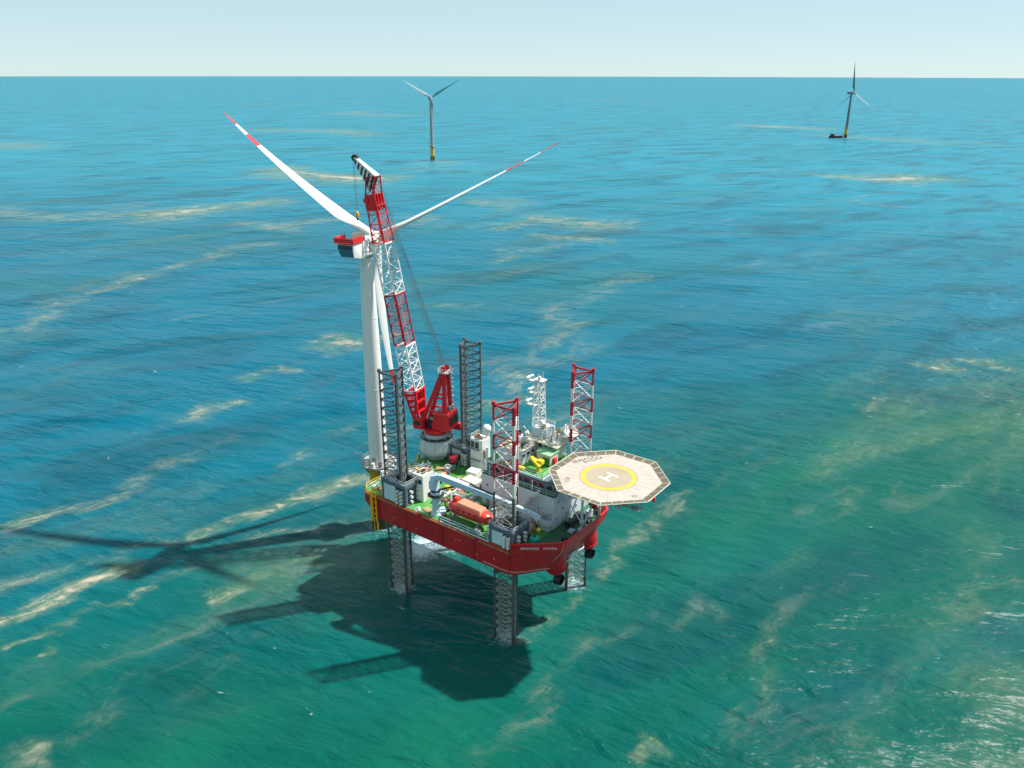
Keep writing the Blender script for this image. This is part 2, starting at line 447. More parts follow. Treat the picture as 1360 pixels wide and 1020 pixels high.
def build_sea():
    na, g = 560, 1.0112
    r = 24.0
    radii = []
    while r < 46000:
        radii.append(r)
        r *= g
    radii = np.array(radii)
    ang = np.linspace(0, 2 * np.pi, na, endpoint=False)
    X = radii[:, None] * np.cos(ang)[None]
    Y = radii[:, None] * np.sin(ang)[None]
    Z = -(X ** 2 + Y ** 2) / (2 * 7.4e6)          # the earth's curve
    P = np.stack([X, Y, Z], -1).reshape(-1, 3)
    nr = len(radii)
    P = np.vstack([P, [[0, 0, 0]]])
    i = np.arange(nr - 1)[:, None] * na
    k = np.arange(na)[None]
    kk = (k + 1) % na
    quads = np.stack([i + k, i + na + k, i + na + kk, i + kk], -1).reshape(-1, 4)
    c = nr * na
    tris = np.stack([np.full(na, c), np.arange(na), (np.arange(na) + 1) % na], -1)
    me = bpy.data.meshes.new('sea')
    me.vertices.add(len(P))
    me.vertices.foreach_set('co', P.astype(np.float32).ravel())
    loops = np.concatenate([quads.ravel(), tris.ravel()])
    me.loops.add(len(loops))
    me.loops.foreach_set('vertex_index', loops.astype(np.int32))
    nf = len(quads) + len(tris)
    starts = np.concatenate([np.arange(len(quads)) * 4, len(quads) * 4 + np.arange(len(tris)) * 3])
    me.polygons.add(nf)
    me.polygons.foreach_set('loop_start', starts.astype(np.int32))
    me.update(calc_edges=True)
    me.polygons.foreach_set('use_smooth', np.ones(nf, bool))
    # how thick the scum lies
    x, y = P[:, 0], P[:, 1]
    wob = 0.45 * np.sin(x * 0.23 + 1.3 * np.sin(y * 0.11)) + 0.35 * np.sin(y * 0.31 + 1.7 * np.sin(x * 0.17 + 1))
    dens = np.zeros(len(P))
    wide = np.zeros(len(P))
    for pts, hw, st in STREAKS:
        pts = np.array(pts)
        lo, hi = pts.min(0) - hw * 7, pts.max(0) + hw * 7
        sel = np.where((x > lo[0]) & (x < hi[0]) & (y > lo[1]) & (y < hi[1]))[0]
        if not len(sel):
            continue
        px, py = x[sel].copy(), y[sel].copy()
        f1 = 1.0 / (hw * 2.2)
        f2 = 1.0 / (hw * 0.85)
        ph = len(pts) * 1.7 + hw * 13.1
        qx = 0.95 * np.sin(py * f1 + ph + 1.2 * np.sin(px * f1 * .7)) + 0.5 * np.sin(py * f2 + 2.1 * ph + 1.5 * np.sin(px * f2 * .6))
        qy = 0.95 * np.sin(px * f1 * .8 + 1.9 * ph + 1.2 * np.sin(py * f1 * .6)) + 0.5 * np.sin(px * f2 * .9 + ph)
        px += hw * qx
        py += hw * qy
        best = np.full(len(sel), 1e9)
        tl = np.zeros(len(sel))
        tot = max(1, len(pts) - 1)
        for j, (a, b) in enumerate(zip(pts[:-1], pts[1:])):
            d = b - a
            t = np.clip(((px - a[0]) * d[0] + (py - a[1]) * d[1]) / (d @ d), 0, 1)
            dist = np.hypot(px - a[0] - t * d[0], py - a[1] - t * d[1])
            m = dist < best
            best = np.where(m, dist, best)
            tl = np.where(m, (j + t) / tot, tl)
        w = hw * (0.60 + 0.35 * wob[sel]) * (0.45 + 0.55 * np.sin(np.pi * np.clip(tl * 0.86 + 0.07, 0, 1)))
        val = st * np.exp(-(best / np.maximum(w, 0.3 * hw)) ** 2 * 0.8)
        dens[sel] = np.maximum(dens[sel], val)
        wide[sel] = np.maximum(wide[sel], st * np.exp(-(best / (hw * 1.7)) ** 2))
    at = me.attributes.new('algae', 'FLOAT', 'POINT')
    at.data.foreach_set('value', dens.astype(np.float32))
    at = me.attributes.new('algae_wide', 'FLOAT', 'POINT')
    at.data.foreach_set('value', wide.astype(np.float32))
    # outfall froth under the hull
    fr = np.zeros(len(P))
    for fx, fy, rx, ry, st in FROTH:
        fr = np.maximum(fr, st * np.exp(-(((x - fx) / rx) ** 2 + ((y - fy) / ry) ** 2)))
    at = me.attributes.new('froth', 'FLOAT', 'POINT')
    at.data.foreach_set('value', fr.astype(np.float32))
    o = bpy.data.objects.new('sea', me)
    COL.objects.link(o)
    tag(o, kind='structure')

    m, nt, N, L, Pn = nodes_of('sea_water')
    def node(t, **kw):
        n = N.new(t)
        for a, b in kw.items():
            setattr(n, a, b)
        return n
    def mth(op, a, b=None, clamp=False):
        n = node('ShaderNodeMath', operation=op, use_clamp=clamp)
        for i_, q in enumerate((a, b)):
            if q is None: continue
            if isinstance(q, (int, float)): n.inputs[i_].default_value = q
            else: L.new(q, n.inputs[i_])
        return n.outputs[0]
    def mapr(v, a, b, c=0.0, d=1.0, smooth=True):
        n = node('ShaderNodeMapRange')
        if smooth: n.interpolation_type = 'SMOOTHSTEP'
        for nm, q in (('From Min', a), ('From Max', b), ('To Min', c), ('To Max', d)):
            n.inputs[nm].default_value = q
        L.new(v, n.inputs['Value'])
        return n.outputs['Result']
    def mix(f, a, b):
        n = node('ShaderNodeMix', data_type='RGBA')
        if isinstance(f, (int, float)): n.inputs['Factor'].default_value = f
        else: L.new(f, n.inputs['Factor'])
        for nm, q in (('A', a), ('B', b)):
            if isinstance(q, tuple): n.inputs[nm].default_value = (*q, 1)
            else: L.new(q, n.inputs[nm])
        return n.outputs['Result']
    geo = node('ShaderNodeNewGeometry')
    pos = geo.outputs['Position']
    def noise(scale, detail, rough, rot=0.0, sx=1.0, sy=1.0, off=(0, 0, 0), dist=0.0, vec=None):
        mp = node('ShaderNodeMapping')
        mp.vector_type = 'TEXTURE'
        mp.inputs['Rotation'].default_value = (0, 0, R(rot))
        mp.inputs['Scale'].default_value = (sx, sy, 1)
        mp.inputs['Location'].default_value = off
        L.new(vec or pos, mp.inputs['Vector'])
        n = node('ShaderNodeTexNoise')
        n.inputs['Scale'].default_value = scale
        n.inputs['Detail'].default_value = detail
        n.inputs['Roughness'].default_value = rough
        n.inputs['Distortion'].default_value = dist
        L.new(mp.outputs['Vector'], n.inputs['Vector'])
        return n.outputs['Fac']
    sep = node('ShaderNodeSeparateXYZ')
    L.new(pos, sep.inputs[0])
    big = noise(0.0085, 4, 0.55, 20, 2.2, 1.0, (40, 10, 0), 0.6)
    mid = noise(0.03, 5, 0.6, 35, 2.6, 1.0, (7, 3, 0), 0.8)
    # green silt-laden water near the rig, clear blue water further out
    near = mapr(mth('ADD', sep.outputs['Y'], mth('MULTIPLY', sep.outputs['X'], -0.42)), 150, 345)
    near = mth('ADD', near, mth('MULTIPLY', mth('SUBTRACT', big, 0.5), 1.5), True)
    c = mix(near, SEA_GREEN, SEA_BLUE)
    # sky reflection on the far water painted in, paler turquoise with distance
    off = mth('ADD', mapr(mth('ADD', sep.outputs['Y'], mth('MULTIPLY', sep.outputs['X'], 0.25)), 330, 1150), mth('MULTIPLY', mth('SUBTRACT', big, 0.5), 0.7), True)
    c = mix(off, c, SEA_FAR_SHEEN)
    c = mix(mth('MULTIPLY', mapr(mid, 0.44, 0.68), 0.55), c, SEA_DARK)
    # silt plumes drawn out by the tide, thickest near the rig
    warp = node('ShaderNodeVectorMath', operation='ADD')
    wn_ = node('ShaderNodeTexNoise')
    wn_.inputs['Scale'].default_value = 0.02
    wn_.inputs['Detail'].default_value = 3
    L.new(pos, wn_.inputs['Vector'])
    wsc = node('ShaderNodeVectorMath', operation='SCALE')
    wsc.inputs['Scale'].default_value = 34.0
    L.new(wn_.outputs['Color'], wsc.inputs[0])
    L.new(pos, warp.inputs[0])
    L.new(wsc.outputs[0], warp.inputs[1])
    wp = warp.outputs[0]
    fine = noise(0.55, 8, 0.72, 42, 2.0, 1.0, (3, 8, 0), 0.9)
    plume = noise(0.026, 6, 0.62, 42, 4.2, 1.0, (90, 60, 0), 0.4, wp)
    plume2 = noise(0.011, 4, 0.55, 48, 2.5, 1.0, (15, 44, 0), 0.5, wp)
    fadeout = mth('SUBTRACT', 1.0, mth('MULTIPLY', near, 0.72))
    pl = mth('MULTIPLY', mapr(plume, 0.49, 0.72), mth('ADD', 0.35, mth('MULTIPLY', mapr(fine, 0.3, 0.7), 0.65)))
    c = mix(mth('MULTIPLY', mapr(plume2, 0.47, 0.70), mth('MULTIPLY', fadeout, 0.55)), c, SEA_SILT)
    c = mix(mth('MULTIPLY', pl, mth('MULTIPLY', fadeout, 0.75)), c, SEA_OLIVE)
    # algae scum
    aa = node('ShaderNodeAttribute', attribute_name='algae').outputs['Fac']
    ab = node('ShaderNodeAttribute', attribute_name='algae_wide').outputs['Fac']
    fib = noise(0.42, 8, 0.72, 40, 2.6, 1.0, (3, 8, 0), 0.9)
    fib2 = noise(0.10, 6, 0.65, 34, 2.0, 1.0, (13, 2, 0), 0.8)
    fib3 = noise(0.028, 4, 0.6, 25, 1.8, 1.0, (31, 2, 0), 0.6)
    fib4 = noise(0.008, 4, 0.6, 15, 1.6, 1.0, (1, 22, 0), 0.6)
    fs_ = mth('ADD', mth('MULTIPLY', fib, 0.95), mth('MULTIPLY', fib2, 0.85))
    fs_ = mth('ADD', fs_, mth('MULTIPLY', fib3, 0.7))
    fs_ = mth('SUBTRACT', mth('ADD', fs_, mth('MULTIPLY', fib4, 0.6)), 1.55)
    hal = mapr(mth('ADD', mth('MULTIPLY', ab, 0.85), mth('MULTIPLY', fs_, 0.9)), 0.05, 0.95)
    c = mix(mth('MULTIPLY', mth('MULTIPLY', hal, mapr(ab, 0.0, 0.35)), 0.62), c, SEA_OLIVE)
    dens_ = mapr(mth('ADD', mth('MULTIPLY', aa, 0.62), fs_), 0.24, 0.78)
    dens_ = mth('MULTIPLY', dens_, mapr(aa, 0.02, 0.25))
    # fine branching foam threads along the slicks
    rn = noise(0.13, 7, 0.62, 42, 2.4, 1.0, (8, 61, 0), 0.5, wp)
    ridge = mth('SUBTRACT', 1.0, mth('MULTIPLY', mth('ABSOLUTE', mth('SUBTRACT', rn, 0.5)), 7.0), True)
    rn2 = noise(0.45, 6, 0.65, 38, 1.8, 1.0, (2, 6, 0), 0.8, wp)
    ridge2 = mth('SUBTRACT', 1.0, mth('MULTIPLY', mth('ABSOLUTE', mth('SUBTRACT', rn2, 0.5)), 8.0), True)
    thread = mth('ADD', mth('MULTIPLY', mapr(ridge, 0.45, 1.0), 0.7), mth('MULTIPLY', mapr(ridge2, 0.5, 1.0), 0.45))
    lush = mth('MAXIMUM', mapr(ab, 0.05, 0.7), mth('MULTIPLY', mapr(plume, 0.50, 0.70), mth('MULTIPLY', fadeout, 0.38)))
    thread = mth('MULTIPLY', mth('MULTIPLY', thread, lush), mapr(fib2, 0.36, 0.62))
    dens_ = mth('MAXIMUM', dens_, mth('MULTIPLY', thread, 0.50))
    # thin wind rows everywhere
    row = noise(0.035, 7, 0.62, 30, 7.0, 0.8, (5, 77, 0), 0.8, wp)
    row2 = noise(0.006, 3, 0.5, 10, 1.0, 1.0, (55, 7, 0))
    rows = mth('MULTIPLY', mapr(row, 0.60, 0.76), mapr(row2, 0.45, 0.60))
    dens_ = mth('MAXIMUM', dens_, mth('MULTIPLY', rows, 0.32))
    c = mix(mth('MULTIPLY', dens_, 0.80), c, SCUM)
    # froth
    ff = node('ShaderNodeAttribute', attribute_name='froth').outputs['Fac']
    fn = noise(0.9, 8, 0.75, 0, 1.0, 1.0, (1, 2, 0), 0.4)
    fd = mapr(mth('ADD', mth('MULTIPLY', ff, 0.6), mth('SUBTRACT', fn, 0.5)), 0.12, 0.5)
    c = mix(mth('MULTIPLY', fd, 0.8), c, (0.55, 0.68, 0.75))
    # little breaking crests
    w1 = noise(0.085, 3, 0.5, -16, 2.6, 1.0, (0, 0, 0), 0.5)
    w0 = noise(0.038, 2, 0.5, -13, 3.4, 1.0, (9, 4, 0), 0.4)
    w2 = noise(0.24, 3, 0.55, -24, 2.4, 1.0, (20, 9, 0), 0.4)
    w3 = noise(0.75, 4, 0.6, -8, 1.9, 1.0, (4, 31, 0), 0.3)
    w4 = noise(2.4, 3, 0.6, -30, 1.5, 1.0, (14, 3, 0), 0.2)
    crest = mapr(mth('ADD', mth('MULTIPLY', w2, 0.6), mth('MULTIPLY', w3, 0.4)), 0.655, 0.72)
    c = mix(mth('MULTIPLY', crest, 0.45), c, (0.42, 0.60, 0.62))
    L.new(c, Pn.inputs['Base Color'])
    h = mth('ADD', mth('MULTIPLY', w1, WAVE[0]), mth('MULTIPLY', w2, WAVE[1]))
    h = mth('ADD', h, mth('MULTIPLY', w0, 4.4))
    h = mth('ADD', h, mth('MULTIPLY', w3, WAVE[2]))
    h = mth('ADD', h, mth('MULTIPLY', w4, WAVE[3]))
    gust = noise(0.012, 3, 0.5, 15, 2.0, 1.0, (66, 12, 0), 0.5)
    h = mth('MULTIPLY', h, mapr(gust, 0.34, 0.66, 0.55, 1.15))
    b = node('ShaderNodeBump')
    b.inputs['Strength'].default_value = 1.0
    b.inputs['Distance'].default_value = 1.0
    L.new(h, b.inputs['Height'])
    L.new(b.outputs['Normal'], Pn.inputs['Normal'])
    Pn.inputs['IOR'].default_value = 1.333
    Pn.inputs['Specular IOR Level'].default_value = 0.20
    Pn.inputs['Subsurface Weight'].default_value = SUBSURF      # turbid water: light spreads sideways
    Pn.inputs['Subsurface Radius'].default_value = (0.3, 1.0, 0.9)
    Pn.inputs['Subsurface Scale'].default_value = 1.6
    L.new(mapr(dens_, 0.0, 1.0, 0.35, 0.55), Pn.inputs['Roughness'])
    me.materials.append(m)
    return o

SEA_GREEN = (0.000, 0.074, 0.057)
SEA_BLUE = (0.000, 0.096, 0.158)
SEA_FAR_SHEEN = (0.000, 0.168, 0.248)  # far water with the sky's reflection mixed into its colour
SEA_DARK = (0.000, 0.038, 0.058)
SEA_SILT = (0.005, 0.112, 0.066)
SEA_OLIVE = (0.055, 0.125, 0.070)
SCUM = (0.41, 0.345, 0.275)
WAVE = (2.4, 1.45, 0.22, 0.02)
FROTH = [(-24.0, 189.0, 5.0, 6.5, 0.95), (-18.0, 192.0, 6.0, 6.0, 0.8), (-27.0, 170.5, 3.6, 3.6, 0.62), (-1.2, 152.0, 3.6, 3.6, 0.62),
         (15.3, 172.5, 3.6, 3.6, 0.62), (-36.6, 201.0, 5, 5, 0.6), (-115, 1209, 8, 8, 0.7), (649, 1654, 9, 9, 0.7), (610, 1650, 22, 4, 0.7)]
SUBSURF = 0.3
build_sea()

# ------------------------------------------------------------------ the jack-up vessel
vessel = ship_thing('jack_up_vessel', 'red hulled jack-up vessel standing on four lattice legs with octagonal helideck', 'vessel', 0, 0, 0)
ZD = 25.0        # deck level

def mirror(pts):
    return pts + [(x, -y) for x, y in reversed(pts)]

def hull_ring(z):
    """half outline, starboard side, stern to bow"""
    k = (z - 19.0) / 6.4
    if z <= 22.4:
        q = (z - 19.0) / 3.4
        stern = -22.3 - 4.7 * min(1, q * 1.15)
    else:
        stern = -27.0
    bow = 24.2 + 3.5 * k
    bq = 8.9 - 0.3 * k
    sh = 19.0 + 0.5 * k
    st = [(stern, -13.6), (stern + 1.4, -15.3), (sh - 2.4, -15.3), (sh - 0.9, -15.1), (sh + 0.5, -14.4), (bow - 1.1, -bq - 0.8), (bow - .35, -bq - .1), (bow, -bq + 0.8), (bow + 0.25, -3.0)]
    return [(x, y, z) for x, y in st] + [(x, -y, z) for x, y in reversed(st)]
mb = MB().loft([hull_ring(z) for z in (19.0, 19.5, 20.6, 22.4, 24.0, 25.0)])
hull = mb.build('hull', 'hull_red', vessel, bevel=0.12)
tag(hull, 'deep red welded hull with raked stern')

# bulwark round the bow, a real wall standing on the hull edge
def bow_line(off, z, n0=0):
    b = [(18.6, -15.1), (20.0, -14.4), (26.6, -9.4), (27.35, -8.7), (27.7, -7.8), (27.95, -3.0)]
    out = []
    for x, y in b:
        L_ = math.hypot(x - 12, y)
        out.append((x - off * (x - 12) / L_, y - off * y / L_))
    pts = out + [(x, -y) for x, y in reversed(out)]
    return [(x, y, z) for x, y in pts]
mb = MB()
zt = [27.0, 27.15, 27.5, 27.6, 27.65, 27.7, 27.7, 27.7, 27.65, 27.5, 27.2, 27.0]
o0, o1 = bow_line(0, 25.0), bow_line(-0.75, 27)
i0, i1 = bow_line(0.35, 25.0), bow_line(-0.40, 27)
o1 = [(x, y, z) for (x, y, _), z in zip(o1, zt)]
i1 = [(x, y, z) for (x, y, _), z in zip(i1, zt)]
n = len(o0)
vs_ = o0 + o1 + i1 + i0
fs = []
for k in range(n - 1):
    for r_ in range(3):
        fs.append((r_ * n + k, r_ * n + k + 1, (r_ + 1) * n + k + 1, (r_ + 1) * n + k))
fs += [(0, n, 2 * n, 3 * n), (n - 1, 2 * n - 1, 3 * n - 1, 4 * n - 1)]
mb.add(vs_, fs)
bul = mb.build('bulwark', 'crane_red', hull, bevel=0.06)
mb = MB()
for k in range(n - 1):
    mb.bar(Vector(o1[k]).lerp(Vector(i1[k]), .5) + V(0, 0, .05), Vector(o1[k + 1]).lerp(Vector(i1[k + 1]), .5) + V(0, 0, .05), 0.5, 0.12)
mb.build('bulwark_cap', 'crane_red', hull)
for q in range(1, n - 1):
    for f in (0.0, 0.5):
        mb = MB()
        p = Vector(i0[q - 1]).lerp(Vector(i0[q]), f)
        d = (Vector((12, 0, 25)) - p); d.z = 0; d.normalize()
        e = Vector((-d.y, d.x, 0)) * 0.05
        w_ = [p, p + d * 0.9, p + V(0, 0, 1.9)]
        mb.add([x - e for x in w_] + [x + e for x in w_], [(0, 1, 2), (3, 4, 5), (0, 1, 4, 3), (1, 2, 5, 4), (2, 0, 3, 5)])
        mb.build('bulwark_bracket', 'crane_red', hull)

# name on the bow quarter
a_, b_ = Vector((20.0, -14.4, 0)), Vector((26.6, -9.4, 0))
dd = (b_ - a_).normalized()
nn = Vector((dd.y, -dd.x, 0))
tilt_n = (nn + V(0, 0, -0.28)).normalized()
up_ = tilt_n.cross(dd) * -1
up_ = up_ if up_.z > 0 else -up_
for word, f_, lab in (('SEAJACKS', 0.296, 'white lettering reading SEAJACKS'), ('HYDRA', 0.82, 'white lettering reading HYDRA')):
    nm = text_mesh(word, 0.86, 'letter_white', 1.05, 0.02)
    mid_ = a_.lerp(b_, f_) + V(0, 0, 26.1) + nn * 0.42
    o = inst('name_lettering', nm, hull)
    o.matrix_local = Matrix(((dd.x, up_.x, tilt_n.x, mid_.x), (dd.y, up_.y, tilt_n.y, mid_.y), (dd.z, up_.z, tilt_n.z, mid_.z), (0, 0, 0, 1)))
    tag(o, lab)

# pale line low on the bow, rubbing strakes, weld seams, painted bow corner highlights, outlets, stern fenders
mb = MB()
low = hull_ring(19.75)
for k in range(1, 10):
    p, q = Vector(low[k]), Vector(low[k + 1])
    if k == 1: p = p.lerp(q, 0.86)
    d = (q - p).normalized(); nrm = Vector((d.y, -d.x, 0))
    mb.bar(p + nrm * 0.03, q + nrm * 0.03, 0.10, 0.28)
mb.build('bow_line', 'waterline_and_highlight', hull)
for sg in (-1, 1):
    MB().bar((28.0, 9.0 * sg, 27.4), (27.35, 8.75 * sg, 25.0), .16, .16).bar((27.4, 8.75 * sg, 25.0), (24.0, 8.95 * sg, 19.9), .16, .16).build('bow_edge_highlight', 'waterline_and_highlight', hull)  # pale bars paint the sun highlight along the bow corners
for z, x0, x1 in ((24.55, -25.4, -8.0), (24.55, -6.5, 9.0), (24.3, 10.0, 18.4)):
    MB().box(x0, x1, -15.55, -15.28, z, z + 0.35).build('rubbing_strake', 'rub_yellow', hull)
for x in (-22.6, -12, -0.8, 8.5, 18.2):
    MB().box(x, x + 0.22, -15.42, -15.29, 19.2, 24.4).build('hull_seam', 'hull_red', hull)
for x, z in ((-16, 21), (-9, 20.6), (3.2, 22.3), (4.3, 22.4), (9.2, 20.6), (14, 21.4)):
    MB().box(x, x + 0.5, -15.36, -15.29, z, z + 0.22).build('hull_mark', 'waterline_and_highlight', hull)
for x, t in ((-22.6, -15.9), (-27.6, -6.0), (-27.6, 6.0)):
    mb = MB()
    if t < -10:
        mb.tube((x, t, 18.3), (x, t, 26.2), 0.42, 10).tube((x + 1.4, t, 18.6), (x + 1.4, t, 25.6), 0.22, 8)
        for z in (19, 20.5, 22, 23.5, 25): mb.bar((x, t, z), (x + 1.4, t, z), 0.16)
        mb.bar((x, t, 26), (x + .5, t + 1.6, 26.6), 0.4)
    else:
        mb.tube((x, t, 20.5), (x, t, 26.2), 0.42, 10)
    mb.build('fender_post', 'fender_orange', hull, smooth=True)
# thruster housings under the bow
for sgn in (-1, 1):
    t = 6.4 * sgn
    prof = [(0.1, 17.4), (1.5, 17.5), (2.2, 18.3), (2.35, 20), (2.1, 22.4), (1.2, 24.4), (0.1, 25)]
    MB().lathe(prof, 20, (24.3, t, 0)).build('thruster_housing', 'hull_red', hull, smooth=True)
    MB().ring(2.25, 2.42, 18.6, 18.95, 24, (24.3, t)).build('housing_band', 'hull_red', hull)
    mb = MB().lathe([(0.55, 17.6), (0.6, 16.6), (0.45, 15.9), (0.1, 15.6)], 12, (25.1, t, 0))
    th = mb.build('thruster', 'dark', hull, smooth=True)
    mb = MB()
    nz = 20
    for (r0, r1, x0, x1) in ((1.35, 1.2, 24.6, 26.0),):
        ra = [(x0, t + r0 * math.cos(2 * math.pi * k / nz), 16.1 + r0 * math.sin(2 * math.pi * k / nz)) for k in range(nz)]
        rb = [(x1, t + r1 * math.cos(2 * math.pi * k / nz), 16.1 + r1 * math.sin(2 * math.pi * k / nz)) for k in range(nz)]
        rc = [(x1, t + (r1 - .14) * math.cos(2 * math.pi * k / nz), 16.1 + (r1 - .14) * math.sin(2 * math.pi * k / nz)) for k in range(nz)]
        rd = [(x0, t + (r0 - .14) * math.cos(2 * math.pi * k / nz), 16.1 + (r0 - .14) * math.sin(2 * math.pi * k / nz)) for k in range(nz)]
        mb.loft([ra, rb, rc, rd, ra], cap=False)
    for k in range(4):
        a = math.pi / 4 + k * math.pi / 2
        mb.bar((25.2, t, 16.1), (25.35, t + 1.15 * math.cos(a), 16.1 + 1.15 * math.sin(a)), 0.5, 0.12, up=(1, 0, .4))
    mb.build('propeller_nozzle', 'black', hull)
# pipe work in the gap between the housings
mb = MB()
for k in range(5):
    mb.tube((25.0 + .2 * k, -3.6 + k * .3, 18.6 + k * .35), (25.0 + .2 * k, 3.6 - k * .2, 18.5 + k * .35), 0.11, 6)
for t in (-2.5, 0, 2.5):
    mb.tube((25.2, t, 18.4), (25.9, t, 21.0), 0.1, 6)
mb.build('bow_pipe_rack', 'deck_white', hull)

# deck plating
def deck_ring(z):
    r = hull_ring(25.0)
    return [(x * 0.992, y * 0.982, z) for x, y, _ in r]
deck = MB().loft([deck_ring(24.9), deck_ring(25.06)]).build('deck', 'deck_green', vessel)
tag(deck, 'worn bright green deck plating')
MB().add([(x, y, 25.075) for x, y in ((20.9, -14.0), (26.0, -8.6), (27.0, -3.0), (27.0, 3.0), (26.0, 8.6), (20.9, 14.0))], [(0, 1, 2, 3, 4, 5)]).build('fore_deck_shadow', 'deck_green_shaded', deck)  # darker green paints the helideck's shadow onto the bow plating
rail_mb([(-26.6, 13.5, 25.06), (-26.6, -13.5, 25.06), (-25.3, -15.0, 25.06), (-20.0, -15.0, 25.06)]).build('railing', 'bright_yellow', deck)
rail_mb([(-11.3, -15.0, 25.06), (-5.5, -15.0, 25.06)]).build('railing', 'deck_white', deck)
rail_mb([(-26.6, 15.0, 25.06), (19.0, 15.0, 25.06)]).build('railing', 'deck_white', deck)
# outboard lifeboat platform with pale rails
mb = MB().box(-1.4, 12.6, -15.2, -15.0, 25.06, 25.3)
mb.add(*(lambda r: (r.v, r.f))(rail_mb([(-1.4, -15.1, 25.3), (12.4, -15.1, 25.3)], 1.3, step=2.6, r=0.11, bars=2)))
mb.build('railing', 'shaded_white', deck)

# ------------------------------------------------------------------ legs
BAY, LTOP, LBOT = 3.3, 57.0, -9.0
LR = 3.0
def chord_pts(flip):
    a0 = 90 if not flip else 270
    return [Vector((LR * math.cos(R(a0 + k * 120)), LR * math.sin(R(a0 + k * 120)), 0)) for k in range(3)]
SBAY = 2.2
def bay_mesh(flip, mat, h):
    mb = MB()
    c = chord_pts(flip)
    for k in range(3):
        a, b = c[k], c[(k + 1) % 3]
        u = V(0, 0, h)
        q = 0.11 if h > 3 else (0.10 if mat == 'leg_steel' else 0.075)
        mb.tube(a, b + u, q, 5).tube(b, a + u, q, 5).tube(a + u, b + u, q, 5)
        m_ = (a + b) / 2 + u / 2
        mb.tube(m_ - (b - a) * .04, m_ + (b - a) * .04, q * 1.8, 6)
    return mb.mesh('bracing', mat)
def chord_mesh(h, mat):
    mb = MB()
    mb.tube((0, 0, 0), (0, 0, h), 0.23, 10)
    mb.box(-0.32, 0.32, -0.09, 0.09, 0.0, h)
    nt_ = int(h / 0.55)
    for k in range(nt_):
        z = (k + .2) * h / nt_
        mb.box(-0.42, 0.42, -0.08, 0.08, z, z + 0.26)
    return mb.mesh('chord', mat)
BM = {(f, m): bay_mesh(f, m, BAY if m in ('leg_red', 'leg_white') else SBAY) for f in (False, True) for m in ('leg_red', 'leg_white', 'leg_steel', 'leg_grease')}
CM = {('leg_red', 1): chord_mesh(BAY, 'leg_red'), ('leg_white', 1): chord_mesh(BAY, 'leg_white')}
def leg(s, t, banded, label):
    flip = t > 0
    nb = int(round((LTOP - LBOT) / BAY))
    nband = 6 if banded else 0
    c = chord_pts(flip)
    zb = LTOP - nband * BAY
    # the top frame of the leg is the part itself
    mb = MB()
    for k in range(3):
        mb.bar(c[k] + V(0, 0, LTOP), c[(k + 1) % 3] + V(0, 0, LTOP), 0.3, 0.34)
        mb.tube(c[k] + V(0, 0, LTOP), c[k] + V(0, 0, LTOP + 0.7), 0.42, 8)
    lg = mb.build('leg', 'leg_red' if banded else 'leg_steel', vessel, loc=(s, t, 0))
    tag(lg, label)
    low_c = chord_mesh(zb - LBOT, 'leg_steel')
    for k in range(3):
        ca = math.atan2(c[k].y, c[k].x) + math.pi / 2
        inst('chord', low_c, lg, (c[k].x, c[k].y, LBOT), ca)
        for j in range(nband):
            inst('chord_band', CM[('leg_red' if j % 2 == 0 else 'leg_white', 1)], lg, (c[k].x, c[k].y, LTOP - (j + 1) * BAY), ca)
    for k in range(3):
        MB().tube((c[k].x, c[k].y, -2), (c[k].x, c[k].y, 2.6), .36, 9, .31).build('splash_band', 'marine_growth', lg)
    for j in range(nband):
        inst('bracing', BM[(flip, 'leg_red' if j % 2 == 0 else 'leg_white')], lg, (0, 0, LTOP - (j + 1) * BAY))
    z = zb - SBAY
    while z > -6:
        inst('bracing', BM[(flip, 'leg_grease' if z < 14 or (banded and z > 28) else 'leg_steel')], lg, (0, 0, z))
        z -= SBAY
    return lg
leg(-16.3, -13.0, False, 'dark steel lattice leg at the starboard stern')
leg(16.0, -12.6, True, 'red and white banded lattice leg at the starboard bow')
leg(16.6, 13.4, True, 'red and white banded lattice leg beside the helideck')
leg(-16.0, 13.2, False, 'dark steel lattice leg behind the big crane')

